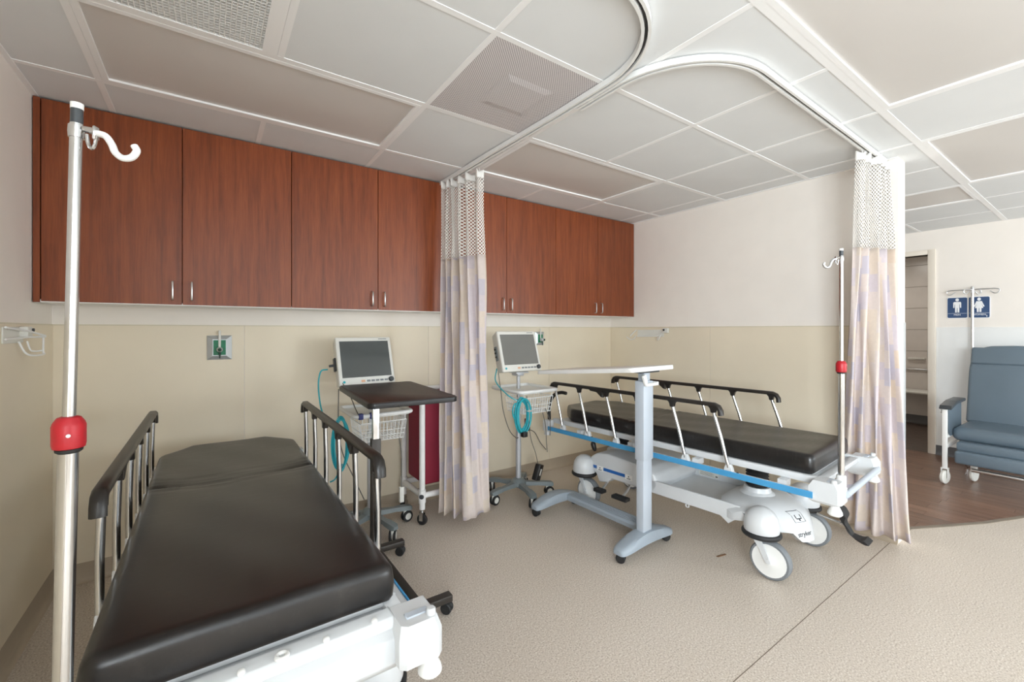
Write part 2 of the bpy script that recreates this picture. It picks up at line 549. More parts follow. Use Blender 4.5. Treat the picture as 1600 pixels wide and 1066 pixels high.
# cream panels on the lower wall: sheets with joints, and a cap trim
def sheets(parent, axis, at, inward, spans, z0=0.10, z1=WZ, m='wains', trim=True):
    for (a, c) in spans:
        p0, p1 = (at, at + inward * 0.004) if inward > 0 else (at + inward * 0.004, at)
        if axis == 'y': MB().box(a + 0.002, c - 0.002, p0, p1, z0, z1).build('wall_panel', m, parent, False)
        else: MB().box(p0, p1, a + 0.002, c - 0.002, z0, z1).build('wall_panel', m, parent, False)
    if trim:
        a, c = spans[0][0], spans[-1][1]
        p0, p1 = (at, at + inward * 0.007) if inward > 0 else (at + inward * 0.007, at)
        tm = 'wains_trim' if m == 'wains' else m
        if axis == 'y': MB().box(a, c, p0, p1, z1, z1 + 0.006).build('cap_trim', tm, parent, False)
        else: MB().box(p0, p1, a, c, z1, z1 + 0.006).build('cap_trim', tm, parent, False)
sheets(wb, 'y', YB, -1, [(XL, 0.18), (0.18, 1.398), (1.398, 2.62), (2.62, XR)])
sheets(wl, 'x', XL, 1, [(-0.4, 0.82), (0.82, 2.04), (2.04, YB - 0.004)])
sheets(wr, 'x', XR, -1, [(YE, 2.03), (2.03, YB - 0.004)])
def baseb(name, m, axis, at, inward, a, c, h=0.10):
    prof = [(0, 0), (0.03, 0.0), (0.022, 0.003), (0.012, 0.011), (0.006, 0.028), (0.005, h), (0, h)]
    b = MB()
    if axis == 'y': b.prism([(at + inward * p, z) for p, z in prof], 'x', a, c)
    else: b.prism([(at + inward * p, z) for p, z in prof], 'y', a, c)
    return struct(b.build(name, m))
baseb('baseboard_back', 'base', 'y', YB, -1, XL, XR)
baseb('baseboard_left', 'base', 'x', XL, 1, YN, YB)
baseb('baseboard_right', 'base', 'x', XR, -1, YE, YB)
# metal corner guard on the free end of the right wall
g = MB()
g.box(XR2 - 0.03, XR2 + 0.003, YE - 0.003, YE, 0.10, 1.36)
g.box(XR2, XR2 + 0.003, YE, YE + 0.03, 0.10, 1.36)
struct(g.build('trim_1', 'steel', smooth=False))

# far wall with the restroom door opening
DY0, DY1, DZ = 1.233, 2.05, 2.118
wf2 = wall('wall_far', 'wall', (XF, XF + TH, YN - TH, DY0, 0, HC), (XF, XF + TH, DY1, YB + TH, 0, HC), (XF, XF + TH, DY0, DY1, DZ, HC))
sheets(wf2, 'x', XF, -1, [(YN, -0.2), (-0.2, DY0 - 0.062)], m='white_panel')
baseb('baseboard_far', 'dark_base', 'x', XF, -1, YN, DY0 - 0.062)
d = MB()
for (y0, y1) in ((DY0 - 0.06, DY0), (DY1, DY1 + 0.06)):
    d.rbox(XF - 0.018, XF + TH + 0.018, y0, y1, 0, DZ + 0.05, 0.004)
d.rbox(XF - 0.018, XF + TH + 0.018, DY0, DY1, DZ, DZ + 0.05, 0.004)
door = struct(d.build('door_1', 'door_frame'))
MB().rbox(XF + 0.03, XF + 0.06, DY0, DY0 + 0.012, 1.02, 1.14, 0.003).build('strike_plate', 'steel', door)
# restroom behind the door
RX = 8.15
wall('wall_restroom_side', 'wall', (XF + TH, RX + TH, 0.80, 0.92, 0, HC), (XF + TH, RX + TH, 2.5, 2.62, 0, HC))
wr2 = wall('wall_restroom_back', 'grout', (RX, RX + TH, 0.92, 2.5, 0, HC))
tile0 = None
for iy in range(5):
    for iz in range(8):
        y0, z0 = 0.925 + iy * 0.31, 0.12 + iz * 0.30
        z1 = min(z0 + 0.296, HC)
        if z1 - z0 < 0.1: continue
        if tile0 is None:
            tile0 = MB().rbox(-0.008, 0, 0, 0.306, 0, 0.296, 0.002, 1).build('wall_tile', 'rest_tile', wr2)
            tile0.location = (RX, y0, z0)
        elif z1 - z0 > 0.29:
            inst(tile0, 'wall_tile', wr2, (RX, y0, z0))
        else:
            o = MB().rbox(-0.008, 0, 0, 0.306, 0, z1 - z0, 0.002, 1).build('wall_tile', 'rest_tile', wr2)
            o.location = (RX, y0, z0)
baseb('baseboard_restroom', 'dark_base', 'x', RX, -1, 0.92, 2.5, 0.12)
struct(MB().box(XF, RX + TH, 0.80, 2.62, -0.05, 0.0).build('floor_restroom', 'rest_floor', smooth=False))

# wall behind the camera with the windows added to light the bay
b = MB()
xs = XL - TH
for (x0, x1, z0, z1, _) in ADDED_WINDOWS:
    b.box(xs, x0, YN - TH, YN, 0, HC)
    b.box(x0, x1, YN - TH, YN, 0, z0)
    b.box(x0, x1, YN - TH, YN, z1, HC)
    xs = x1
b.box(xs, XF + TH, YN - TH, YN, 0, HC)
struct(b.build('wall_near', 'wall', smooth=False))
for i, (x0, x1, z0, z1, _) in enumerate(ADDED_WINDOWS):
    f = MB()
    for (a, c, e, g) in ((x0, x1, z0, z0 + 0.05), (x0, x1, z1 - 0.05, z1), (x0, x0 + 0.05, z0, z1), (x1 - 0.05, x1, z0, z1), ((x0 + x1) / 2 - 0.025, (x0 + x1) / 2 + 0.025, z0, z1)):
        f.box(a, c, YN - 0.09, YN - 0.03, e, g)
    w = struct(f.build('window_%d' % (i + 1), 'white', smooth=False))
    for (a, c) in ((x0 + 0.05, (x0 + x1) / 2 - 0.025), ((x0 + x1) / 2 + 0.025, x1 - 0.05)):
        MB().box(a, c, YN - 0.063, YN - 0.057, z0 + 0.05, z1 - 0.05).build('pane', 'glass', w, False)

f = MB()
for (a, c, e, g) in ((LY0, LY1, LZ0, LZ0 + 0.05), (LY0, LY1, LZ1 - 0.05, LZ1), (LY0, LY0 + 0.05, LZ0, LZ1), (LY1 - 0.05, LY1, LZ0, LZ1), ((LY0 + LY1) / 2 - 0.025, (LY0 + LY1) / 2 + 0.025, LZ0, LZ1)):
    f.box(XL - 0.09, XL - 0.03, a, c, e, g)
w = struct(f.build('window_4', 'white', smooth=False))  # left-wall window out of view, put in for its light
for (a, c) in ((LY0 + 0.05, (LY0 + LY1) / 2 - 0.025), ((LY0 + LY1) / 2 + 0.025, LY1 - 0.05)):
    MB().box(XL - 0.063, XL - 0.057, a, c, LZ0 + 0.05, LZ1 - 0.05).build('pane', 'glass', w, False)

# ------------------------------------------------------------------ ceiling: slab, tees, every tile
MOD, GX, GY = 0.6096, 0.838, 1.905
gx = lambda i: GX + i * MOD
gy = lambda j: GY + j * MOD
ceiling = struct(MB().box(XL - TH, RX + TH, YN - TH, YB + TH, HC + 0.05, HC + 0.1).build('ceiling', 'ceil', smooth=False))
xe = [XL] + [gx(i) for i in range(-2, 9)] + [XF]
ye = [YN] + [gy(j) for j in range(-7, 3)] + [YB]
used = {}
def mark(i0, i1, j0, j1, what):
    for i in range(i0, i1):
        for j in range(j0, j1): used[(i, j)] = what
FIX = [('ceiling_light', -2, 0, 0, 1), ('ceiling_light', 1, 3, 0, 1), ('ceiling_light', 1, 3, -3, -2), ('ceiling_light', 4, 6, -3, -2), ('ceiling_light', 6, 7, -2, 0),
       ('return_air_grille', -2, -1, -1, 0), ('air_diffuser', 0, 1, -1, 0)]
for f in FIX: mark(*f[1:], f[0])
TZ = HC - 0.002
tile_src = {}
for a in range(len(xe) - 1):
    for c in range(len(ye) - 1):
        i, j = a - 3, c - 8
        if (i, j) in used: continue
        x0, x1, y0, y1 = xe[a], xe[a + 1], ye[c], ye[c + 1]
        if y1 < -0.9: continue
        key = (round(x1 - x0, 3), round(y1 - y0, 3))
        if key not in tile_src:
            o = MB().box(0.004, key[0] - 0.004, 0.004, key[1] - 0.004, 0, 0.014).build('ceiling_tile', 'tile', ceiling, False)
            o.location = (x0, y0, TZ)
            tile_src[key] = o
        else:
            inst(tile_src[key], 'ceiling_tile', ceiling, (x0, y0, TZ))
# the rest behind the camera
struct(MB().box(XL, XF, YN, -0.96, TZ, TZ + 0.014).build('ceiling_rear', 'tile', smooth=False))
def blocked(i, j, axis):
    """a tee is left out where a fixture spans both sides"""
    if axis == 'x': return used.get((i, j - 1)) == 'ceiling_light' and used.get((i, j)) == 'ceiling_light'
    return False
tw = 0.012
for j in range(-4, 3):                 # tees along x
    if gy(j) > YB - 0.05: continue
    wide = 0.017 if j in (-2, 0) else tw
    x0, x1 = XL, XF
    if j == -1:      # the far lamp beyond the wall crosses this line
        for (p, q) in ((XL, gx(6)), (gx(7), XF)):
            MB().box(p, q, gy(j) - wide, gy(j) + wide, HC - 0.0045, HC - 0.0008).build('ceiling_tee', 'tee', ceiling, False)
    else:
        MB().box(x0, x1, gy(j) - wide, gy(j) + wide, HC - 0.0045, HC - 0.0008).build('ceiling_tee', 'tee', ceiling, False)
spans = {-1: [(-4, 0), (1, 3)], 2: [(-4, -3), (-2, 0), (1, 3)], 5: [(-4, -3), (-2, 3)]}
for i in range(-2, 9):                 # tees along y
    for (j0, j1) in spans.get(i, [(-4, 3)]):
        y0, y1 = gy(j0), min(gy(j1), YB)
        MB().box(gx(i) - tw, gx(i) + tw, y0, y1, HC - 0.0042, HC - 0.001).build('ceiling_tee', 'tee', ceiling, False)
MB().box(XL, XL + 0.02, -0.9, YB, HC - 0.006, HC - 0.001).build('wall_angle', 'tee', ceiling, False)
MB().box(XR - 0.02, XR, YE, YB, HC - 0.006, HC - 0.001).build('wall_angle', 'tee', ceiling, False)

lab = ['switched-off ceiling light with sagging grey lens nearest the left cabinets',
       'switched-off ceiling light with grey lens beside the curtain track over the white stretcher',
       'large switched-off ceiling light at the top right of the photo',
       'switched-off ceiling light with grey lens near the far wall, at the right photo edge',
       'narrow-looking switched-off ceiling light just right of the wall end']
ln = 0
for (kind, i0, i1, j0, j1) in FIX:
    x0, x1, y0, y1 = gx(i0) + 0.013, gx(i1) - 0.013, gy(j0) + 0.013, gy(j1) - 0.013
    cxm, cym = (x0 + x1) / 2, (y0 + y1) / 2
    hx, hy = (x1 - x0) / 2, (y1 - y0) / 2
    if kind == 'ceiling_light':
        o = thing('ceiling_light', lab[ln], 'ceiling light', (cxm, cym, HC), 0, 'ceiling lights')
        ln += 1
        fr = MB()
        w = 0.022
        for bx in ((-hx, hx, -hy, -hy + w), (-hx, hx, hy - w, hy), (-hx, -hx + w, -hy + w, hy - w), (hx - w, hx, -hy + w, hy - w)):
            fr.box(*bx, -0.005, 0.012)
        fr.build('frame', 'tee', o, False)
        # the acrylic lens sags a little in the middle
        nx, ny = 14, 10
        vs, fs = [], []
        for q in range(ny + 1):
            for p in range(nx + 1):
                u, w2 = p / nx * 2 - 1, q / ny * 2 - 1
                sag = 0.006 * (1 - u * u) * (1 - w2 * w2)
                vs.append((u * (hx - 0.018), w2 * (hy - 0.018), 0.004 - sag))
        for q in range(ny):
            for p in range(nx):
                k = q * (nx + 1) + p
                fs.append((k, k + 1, k + nx + 2, k + nx + 1))
        lb = MB(); lb.add(vs, fs); lb.build('lens', 'lens', o)
        MB().box(-hx, hx, -hy, hy, 0.014, 0.045).build('housing', 'white', o, False)
    elif kind == 'return_air_grille':
        o = thing('return_air_grille', 'square egg-crate return air grille at the top left of the ceiling', 'vent', (cxm, cym, HC))
        fr = MB()
        w = 0.012
        for bx in ((-hx, hx, -hy, -hy + w), (-hx, hx, hy - w, hy), (-hx, -hx + w, -hy + w, hy - w), (hx - 0.05, hx, -hy + w, hy - w)):
            fr.box(*bx, -0.006, 0.012)
        fr.build('frame', 'tee', o, False)
        cr = MB()
        n = 38
        for k in range(1, n):
            px = -hx + 2 * hx * k / n
            py = -hy + 2 * hy * k / n
            if px < hx - 0.05: cr.box(px - 0.0014, px + 0.0014, -hy + w, hy - w, -0.004, 0.010)
            cr.box(-hx + w, hx - 0.05, py - 0.0011, py + 0.0011, -0.003, 0.010)
        co = cr.build('egg_crate_core', 'white', o, False)
        co['kind'] = 'stuff'
        MB().box(-hx, hx, -hy, hy, 0.02, 0.045).build('duct_back', 'duct', o, False)
    else:
        o = thing('air_diffuser', 'square perforated ceiling air diffuser with a small square centre plate', 'vent', (cxm, cym, HC))
        MB().box(-hx, hx, -hy, hy, -0.004, 0.012).build('perforated_face', 'perf', o, False)
        pl = MB()
        q = 0.13
        pl.loft([[(-q, -q, -0.0045), (q, -q, -0.0045), (q, q, -0.0045), (-q, q, -0.0045)],
                 [(-q + .035, -q + .035, -0.009), (q - .035, -q + .035, -0.009), (q - .035, q - .035, -0.009), (-q + .035, q - .035, -0.009)]])
        pl.build('centre_plate', 'perf', o, False)

# ------------------------------------------------------------------ curtain tracks
def track(label, pts):
    b = MB()
    pts = [Vector(p) for p in pts]
    m = len(pts)
    prof = [(-0.017, 0), (0.017, 0), (0.017, -0.024), (0.006, -0.024), (0.006, -0.010), (-0.006, -0.010), (-0.006, -0.024), (-0.017, -0.024)]
    rings = []
    for i in range(m):
        d = (pts[min(i + 1, m - 1)] - pts[max(i - 1, 0)]).normalized()
        nrm = Vector((d.y, -d.x, 0))
        rings.append([pts[i] + nrm * p + Vector((0, 0, q)) for p, q in prof])
    b.loft(rings)
    o = thing('curtain_track', label, 'curtain track', (0, 0, 0))
    b.build('channel', 'white', o)
    slot = MB()
    slot.tube([p + Vector((0, 0, -0.0115)) for p in pts], 0.0055, 6)
    slot.build('slot', 'dark', o)
    return o
ZT = HC - 0.007
track('white ceiling curtain track curving left over the near stretcher',
      [(1.365, 2.82, ZT), (1.37, 2.2, ZT), (1.385, 1.6, ZT)] + arc(0.995, 1.262, 0.39, 0, -90, 14, c=ZT) + [(0.2, 0.872, ZT), (-0.62, 0.872, ZT)])
track('white ceiling curtain track curving right towards the end of the wall',
      [(1.425, 1.48, ZT)] + arc(1.825, 1.25, 0.40, 180, 270, 14, c=ZT) + [(2.6, 0.862, ZT), (3.43, 0.874, ZT)])

# ------------------------------------------------------------------ wall cabinets
ZC, YC = 1.44, 2.825
CW = (XR - 0.004 - (XL + 0.028)) / 8
cab_lab = ['leftmost cherry wall cabinet, against the left wall behind the near stretcher pole', 'cherry wall cabinet directly left of the hanging curtain, above the walnut-topped table',
           'cherry wall cabinet directly right of the hanging curtain', 'rightmost cherry wall cabinet, touching the right wall']
for k in range(4):
    x0 = XL + 0.028 + 2 * k * CW
    x1 = x0 + 2 * CW
    o = thing('wall_cabinet', cab_lab[k], 'cabinet', (x0, YB, ZC), 0, 'cherry wall cabinets')
    W = x1 - x0
    MB().box(-0.024 if k == 0 else 0.0005, W - 0.0005, YC + 0.02 - YB, -0.002, 0.012, HC - ZC - 0.012).build('body', 'cherry', o, False)
    MB().box(-0.024 if k == 0 else 0.0005, W - 0.0005, YC + 0.004 - YB, -0.002, 0.0, 0.012).build('bottom_panel', 'white', o, False)
    if k == 0:
        MB().box(-0.024, -0.002, YC - YB, YC + 0.02 - YB, 0.0, HC - ZC - 0.010).build('filler_strip', 'cherry', o, False)
    for s in range(2):
        dx0, dx1 = s * CW + 0.0016, (s + 1) * CW - 0.0016
        dm = MB().rbox(dx0 - (dx0 + dx1) / 2, dx1 - (dx0 + dx1) / 2, -0.009, 0.009, -0.46, 0.46, 0.0012, 1)
        dd = dm.build('door', 'cherry', o)
        dd.location = ((dx0 + dx1) / 2, YC + 0.0095 - YB, 0.464)
        hx = (dx1 - dx0) / 2 - 0.038
        hx = hx if s == 0 else -hx
        hb = MB()
        hb.tube([(hx, -0.009, -0.435), (hx, -0.027, -0.432), (hx, -0.031, -0.425), (hx, -0.031, -0.352), (hx, -0.027, -0.345), (hx, -0.009, -0.342)], 0.0048, 8)
        hb.build('handle', 'alu', dd)

# ================================================================== STRETCHERS
def caster_big(parent, x, y, swing=0.045):
    """dome cover, bumper ring, fork, tyre and disc"""
    dome = MB()
    dome.lathe([(0.083, 0.232), (0.086, 0.25), (0.085, 0.28), (0.078, 0.312), (0.062, 0.34), (0.038, 0.358), (0.012, 0.365), (0, 0.366)], (x, y, 0), n=28)
    d = dome.build('caster_dome', 'bedwhite', parent)
    ring = MB()
    ring.tube(arc(x, y, 0.082, 0, 350, 35, c=0.228), 0.0145, 10, closed=True)
    ring.build('bumper_ring', 'rubber', d)
    wy = y - swing
    fk = MB()
    for sx in (-1, 1):
        fx = x + sx * 0.031
        fk.loft([[(fx - 0.004, y + 0.002, 0.222), (fx + 0.004, y + 0.002, 0.222), (fx + 0.004, y + 0.048, 0.222), (fx - 0.004, y + 0.048, 0.222)],
                 [(fx - 0.004, wy + 0.012, 0.15), (fx + 0.004, wy + 0.012, 0.15), (fx + 0.004, wy + 0.044, 0.15), (fx - 0.004, wy + 0.044, 0.15)],
                 [(fx - 0.004, wy - 0.013, 0.09), (fx + 0.004, wy - 0.013, 0.09), (fx + 0.004, wy + 0.015, 0.09), (fx - 0.004, wy + 0.015, 0.09)]])
    fk.box(x - 0.036, x + 0.036, y - 0.055, y + 0.045, 0.215, 0.23)
    fk.cyl((x - 0.04, wy, 0.1), (x + 0.04, wy, 0.1), 0.012)
    fk.build('fork', 'bedwhite', d)
    ty = MB()
    ty.lathe([(0.082, -0.022), (0.094, -0.022), (0.1, -0.013), (0.1, 0.013), (0.094, 0.022), (0.082, 0.022)], (x, wy, 0.1), (1, 0, 0), 36)
    ty.build('tyre', 'grey_rubber', d)
    di = MB()
    di.lathe([(0, -0.027), (0.02, -0.027), (0.026, -0.0235), (0.084, -0.0235), (0.084, 0.0235), (0.026, 0.0235), (0.02, 0.027), (0, 0.027)], (x, wy, 0.1), (1, 0, 0), 32)
    di.build('wheel_disc', 'white', d)

def mattress(parent, W, L, z0, z1, crease=1.05, head=0.0):
    r = 0.026
    def half(y):
        return max(0.0, min(1.0, (y - (L - 0.17)) / 0.17)) * 0.13
    ys = [0.0, 0.004, 0.012, 0.026] + [0.026 + (L - 0.052) * k / 90 for k in range(1, 90)] + [L - 0.026, L - 0.012, L - 0.004, L]
    rings = []
    NX = 26
    for y in ys:
        e = min(y, L - y)
        ins = r - math.sqrt(max(0, r * r - (r - e) ** 2)) if e < r else 0.0
        xa, xb = half(y) + ins, W - half(y) - ins
        hz = head * max(0, y - crease)
        za, zb = z0 + ins * 0.6 + hz, z1 - ins * 0.8 + hz
        ring = []
        rr = 0.024
        # bottom
        ring += [(xa + rr * 0.4, za), (xb - rr * 0.4, za)]
        # right side and top-right rounding (sides bulge)
        ring += [(xb, za + rr * 0.4), (xb + 0.004, (za + zb) / 2)]
        for k in range(5):
            a = math.radians(90 * k / 4)
            ring.append((xb - rr + rr * math.cos(a), zb - rr + rr * math.sin(a)))
        for k in range(1, NX):
            ring.append((xb - rr + (xa + rr - (xb - rr)) * k / NX, zb))
        for k in range(5):
            a = math.radians(90 + 90 * k / 4)
            ring.append((xa + rr + rr * math.cos(a), zb - rr + rr * math.sin(a)))
        ring += [(xa - 0.004, (za + zb) / 2), (xa, za + rr * 0.4)]
        R = []
        for (px, pz) in ring:
            top = max(0.0, min(1.0, (pz - (zb - 0.02)) / 0.02))
            u = (px - W / 2) / (W / 2)
            dz = 0.0
            dz -= 0.008 * (1 - u * u) * math.sin(PI * min(1, max(0, y / L)))       # soft sag
            edge = abs(u) ** 1.2
            for (c, a, s) in ((crease, 0.010, 0.011), (crease + 0.045, 0.007, 0.009), (crease - 0.05, 0.005, 0.009), (crease + 0.09, 0.005, 0.008)):
                yy = y - c - 0.025 * u * u + 0.012 * math.sin(5 * u + c * 9)
                dz -= a * (0.35 + 0.65 * edge) * math.exp(-(yy / s) ** 2)
            dz += 0.0018 * math.sin(y * 11 + u * 3) * math.sin(u * 4 + y * 3)
            R.append((px, y, pz + dz * top))
        rings.append(R)
    b = MB()
    b.loft(rings)
    return b.build('mattress', 'mattress', parent, angle=60)

def side_rail(parent, x, side, y0, lean, zt=0.905, zb=0.555, step=0.25, n=6, bracket_y=None):
    """fold-down rail: black top bar, chrome posts, white pivots, blue-edged carrier. side=+1 faces +x"""
    ys = [y0 + k * step for k in range(n)]
    b = MB()
    yA, yB = ys[0] - 0.028, ys[-1] + 0.028
    prof = [(-0.016, -0.009), (0.016, -0.009), (0.018, 0.004), (0.011, 0.012), (-0.011, 0.012), (-0.018, 0.004)]
    path = [(yA - 0.014, -0.055), (yA - 0.012, -0.03), (yA, -0.009), (yA + 0.022, 0.0)] + [(yA + (yB - yA) * k / 10, 0.0) for k in range(1, 10)] + [(yB - 0.022, 0.0), (yB, -0.009), (yB + 0.012, -0.03), (yB + 0.014, -0.055)]
    rings = []
    for i, (py, pz) in enumerate(path):
        q0, q1 = path[max(i - 1, 0)], path[min(i + 1, len(path) - 1)]
        d = Vector((q1[0] - q0[0], q1[1] - q0[1])).normalized()
        nn = Vector((-d.y, d.x))
        rings.append([(x + a, py + nn.x * c, zt + pz + nn.y * c) for a, c in prof])
    b.loft(rings)
    bar = b.build('rail_bar', 'rail_black', parent, angle=50)
    for k, y in enumerate(ys):
        s = MB()
        s.prism([(y - 0.030, zt - 0.007), (y + 0.030, zt - 0.007), (y + 0.016, zt - 0.022), (y + 0.011, zt - 0.045), (y - 0.011, zt - 0.045), (y - 0.016, zt - 0.022)], 'x', x - 0.012, x + 0.012, bevel=0.002, seg=1)
        s.build('post_socket', 'rail_black', bar)
        yb = y - lean
        p = MB()
        p.tube([(x, y, zt - 0.038), (x + side * 0.004, (y + yb) / 2, (zt + zb) / 2), (x + side * 0.004, yb, zb + 0.01)], 0.0098, 12)
        p.build('rail_post', 'chrome', parent)
        f = MB()
        f.prism([(yb - 0.026, zb - 0.012), (yb + 0.026, zb - 0.012), (yb + 0.020, zb + 0.012), (yb + 0.010, zb + 0.03), (yb - 0.010, zb + 0.03), (yb - 0.020, zb + 0.012)], 'x', x - 0.013, x + 0.013, bevel=0.003, seg=1)
        f.build('pivot', 'bedwhite', parent)
    # release catch hanging under the bar
    k = MB()
    yc = ys[3] + 0.03 if lean > 0.05 else ys[1] + 0.03
    k.prism([(yc, zt - 0.006), (yc + 0.12, zt - 0.006), (yc + 0.11, zt - 0.018), (yc + 0.05, zt - 0.022), (yc + 0.012, zt - 0.05), (yc - 0.006, zt - 0.055)], 'x', x - 0.011, x + 0.011, bevel=0.002, seg=1)
    k.build('release_catch', 'rail_black', bar)

def stretcher(name, label, loc, rz, W=0.60, L=1.775, lean=0.085, rails=((-0.065, 0.46, 0.0), (0.665, 0.46, 0.0)), pole=(0.03, -0.085, 0.0, 0.0), foot='bar', handle=True, zmat=0.70, hook_dir=0.0, zt=0.90):
    o = thing(name, label, 'stretcher', loc, rz, 'hospital stretchers')
    mattress(o, W, L, zmat - 0.097, zmat)
    # litter frame
    fr = MB()
    for (a, c) in ((-0.012, 0.028), (W - 0.028, W + 0.012)):
        fr.rbox(a, c, -0.03, L + 0.02, 0.566, 0.602, 0.005)
    for y in (0.0, 0.45, 0.95, 1.4, L - 0.03):
        fr.rbox(0.02, W - 0.02, y, y + 0.05, 0.555, 0.585, 0.004)
    fr.build('litter_frame', 'bedwhite', o)
    MB().rbox(0.02, W - 0.02, 0.02, L - 0.04, 0.588, 0.602, 0.003).build('deck', 'bedwhite', o)
    # rails, carriers with blue edge
    for (rx, ry, tuck) in rails:
        s = -1 if rx < W / 2 else 1
        side_rail(o, rx, s, ry, lean, zt=zt)
        rx -= s * tuck
        xa, xb = sorted((rx - s * 0.012, rx + s * 0.016))
        c = MB()
        c.rbox(xa, xb, -0.02, L + 0.0, 0.520, 0.546, 0.003)
        for y in (0.1, 0.55, 1.0, 1.45):
            p, q = sorted((rx - s * 0.010, (0.0 if s < 0 else W)))
            c.box(p, q, y, y + 0.04, 0.535, 0.566)
        cr = c.build('rail_carrier', 'bedwhite', o)
        e = MB()
        p, q = sorted((rx + s * 0.016, rx + s * 0.021))
        e.rbox(p, q, -0.02, L + 0.0, 0.519, 0.551, 0.002, 1)
        e.build('edge_strip', 'blue', cr)
        for y in (0.33, 0.86, 1.34):
            h = MB()
            h.cyl((rx, y, 0.546), (rx, y, 0.5485), 0.006, n=10)
            h.cyl((rx, y + 0.03, 0.546), (rx, y + 0.03, 0.5485), 0.006, n=10)
            h.build('bolt', 'ink', cr)
    # foot corners
    def corner(cx, s):
        b = MB()
        x0, x1 = sorted((cx - s * 0.055, cx + s * 0.055))
        lo = [(x0 + 0.014, -0.128), (x1 - 0.014, -0.128), (x1, -0.114), (x1, 0.0), (x0, 0.0), (x0, -0.114)]
        hi = [(x0 + 0.024, -0.112), (x1 - 0.020, -0.112), (x1 - 0.008, -0.10), (x1 - 0.008, -0.015), (x0 + 0.010, -0.015), (x0 + 0.010, -0.10)]
        def z(p, zz): return (p[0], p[1], zz)
        b.loft([[z(p, 0.500) for p in hi], [z(p, 0.512) for p in lo], [z(p, 0.575) for p in lo], [z(p, 0.603) for p in hi]])
        cb = b.build('corner_cover', 'bedwhite', o)
        # grip slot and lugs on top, bumper roller underneath
        g = MB(); g.rbox(x0 + 0.03, x1 - 0.02, -0.085, -0.062, 0.601, 0.606, 0.002, 1); g.build('grip_slot', 'greycol', cb)
        g = MB()
        g.lathe([(0.012, 0.595), (0.012, 0.614), (0.009, 0.618), (0, 0.618)], (cx + s * 0.034, -0.095, 0), n=14)
        g.build('lug', 'bedwhite', cb)
        g = MB()
        g.lathe([(0.016, 0.503), (0.019, 0.496), (0.029, 0.474), (0.030, 0.465), (0.024, 0.458), (0, 0.458)], (cx + s * 0.030, -0.098, 0), n=20)
        g.build('bumper_roller', 'white', cb)
    corner(-0.022, -1)
    corner(W + 0.022, 1)
    if foot == 'panel':
        p = MB()
        p.prism([(-0.075, 0.492), (-0.068, 0.492), (-0.062, 0.505), (-0.062, 0.585), (-0.05, 0.602), (-0.012, 0.604), (-0.012, 0.592), (-0.05, 0.588), (-0.082, 0.568), (-0.088, 0.512)], 'x', 0.025, W - 0.025, bevel=0.002, seg=1)
        pn = p.build('foot_panel', 'bedwhite', o)
        for bx in (0.10, 0.255, 0.42, 0.53):
            q = MB(); q.lathe([(0.0075, 0), (0.0075, 0.006), (0.004, 0.008), (0, 0.008)], (bx, -0.045, 0.601), (0, -0.3, 1), n=12); q.build('rivet', 'white', pn)
        q = MB(); q.tube(arc(0.33, -0.046, 0.011, 0, 340, 16, c=0.606), 0.005, 8, closed=True); q.build('strap_ring', 'white', pn)
    else:
        p = MB()
        p.cyl((0.0, -0.128, 0.548), (W, -0.128, 0.548), 0.0145, n=14)
        p.build('push_bar', 'greycol', o)
        p = MB(); p.rbox(0.03, W - 0.03, -0.05, -0.01, 0.572, 0.598, 0.004); p.build('foot_plate', 'bedwhite', o)
    # head corners
    for (cx, s) in ((-0.045, -1), (W + 0.045, 1)):
        h = MB()
        h.rbox(cx - 0.03, cx + 0.03, L + 0.0, L + 0.075, 0.500, 0.592, 0.01)
        h.lathe([(0.026, 0.47), (0.026, 0.50), (0.020, 0.505)], (cx, L + 0.045, 0), n=16)
        h.build('head_corner', 'clearplastic' if False else 'bedwhite', o)
    if handle:
        h = MB()
        h.tube(smoothpath([(-0.03, L + 0.04, 0.585), (-0.03, L + 0.042, 0.66), (-0.028, L + 0.03, 0.735), (-0.02, L - 0.01, 0.795), (-0.01, L - 0.07, 0.818), (0.0, L - 0.12, 0.816)], 6), 0.0135, 12)
        h.build('push_handle', 'black', o)
    # base: near and far side plates of the long hood, tray, foot hood, pedestals
    side = [(1.45, 0.30), (1.43, 0.36), (1.39, 0.395), (1.30, 0.408), (1.07, 0.395), (0.95, 0.385), (0.90, 0.365), (0.86, 0.325), (0.37, 0.325), (0.36, 0.27), (0.405, 0.232), (0.43, 0.208), (0.475, 0.24), (1.26, 0.24), (1.29, 0.205), (1.365, 0.19), (1.385, 0.25)]
    hd = MB()
    hd.prism([(1.47, 0.28), (1.45, 0.36), (1.39, 0.40), (1.30, 0.412), (1.07, 0.40), (0.97, 0.39), (0.91, 0.36), (0.88, 0.30), (0.90, 0.24), (1.26, 0.24), (1.29, 0.205), (1.37, 0.19), (1.40, 0.25)], 'x', 0.045, W - 0.045, bevel=0.014, seg=3)
    hood = hd.build('base_hood', 'bedwhite', o)
    lb = MB(); lb.box(0.0432, 0.0446, 1.09, 1.42, 0.285, 0.307); lb.build('blue_stripe', 'blue_label', hood, False)
    for (yy) in (1.355, 1.105):
        lb = MB(); lb.rbox(0.0420, 0.0440, yy - 0.03, yy + 0.03, 0.275, 0.312, 0.0008, 1); lbo = lb.build('stripe_tag', 'white', hood)
        lb = MB(); lb.box(0.0414, 0.0420, yy - 0.015, yy + 0.015, 0.281, 0.286); lb.box(0.0414, 0.0420, yy - 0.004, yy + 0.004, 0.293, 0.302); lb.build('tag_print', 'ink', hood, False)
    tr = MB()
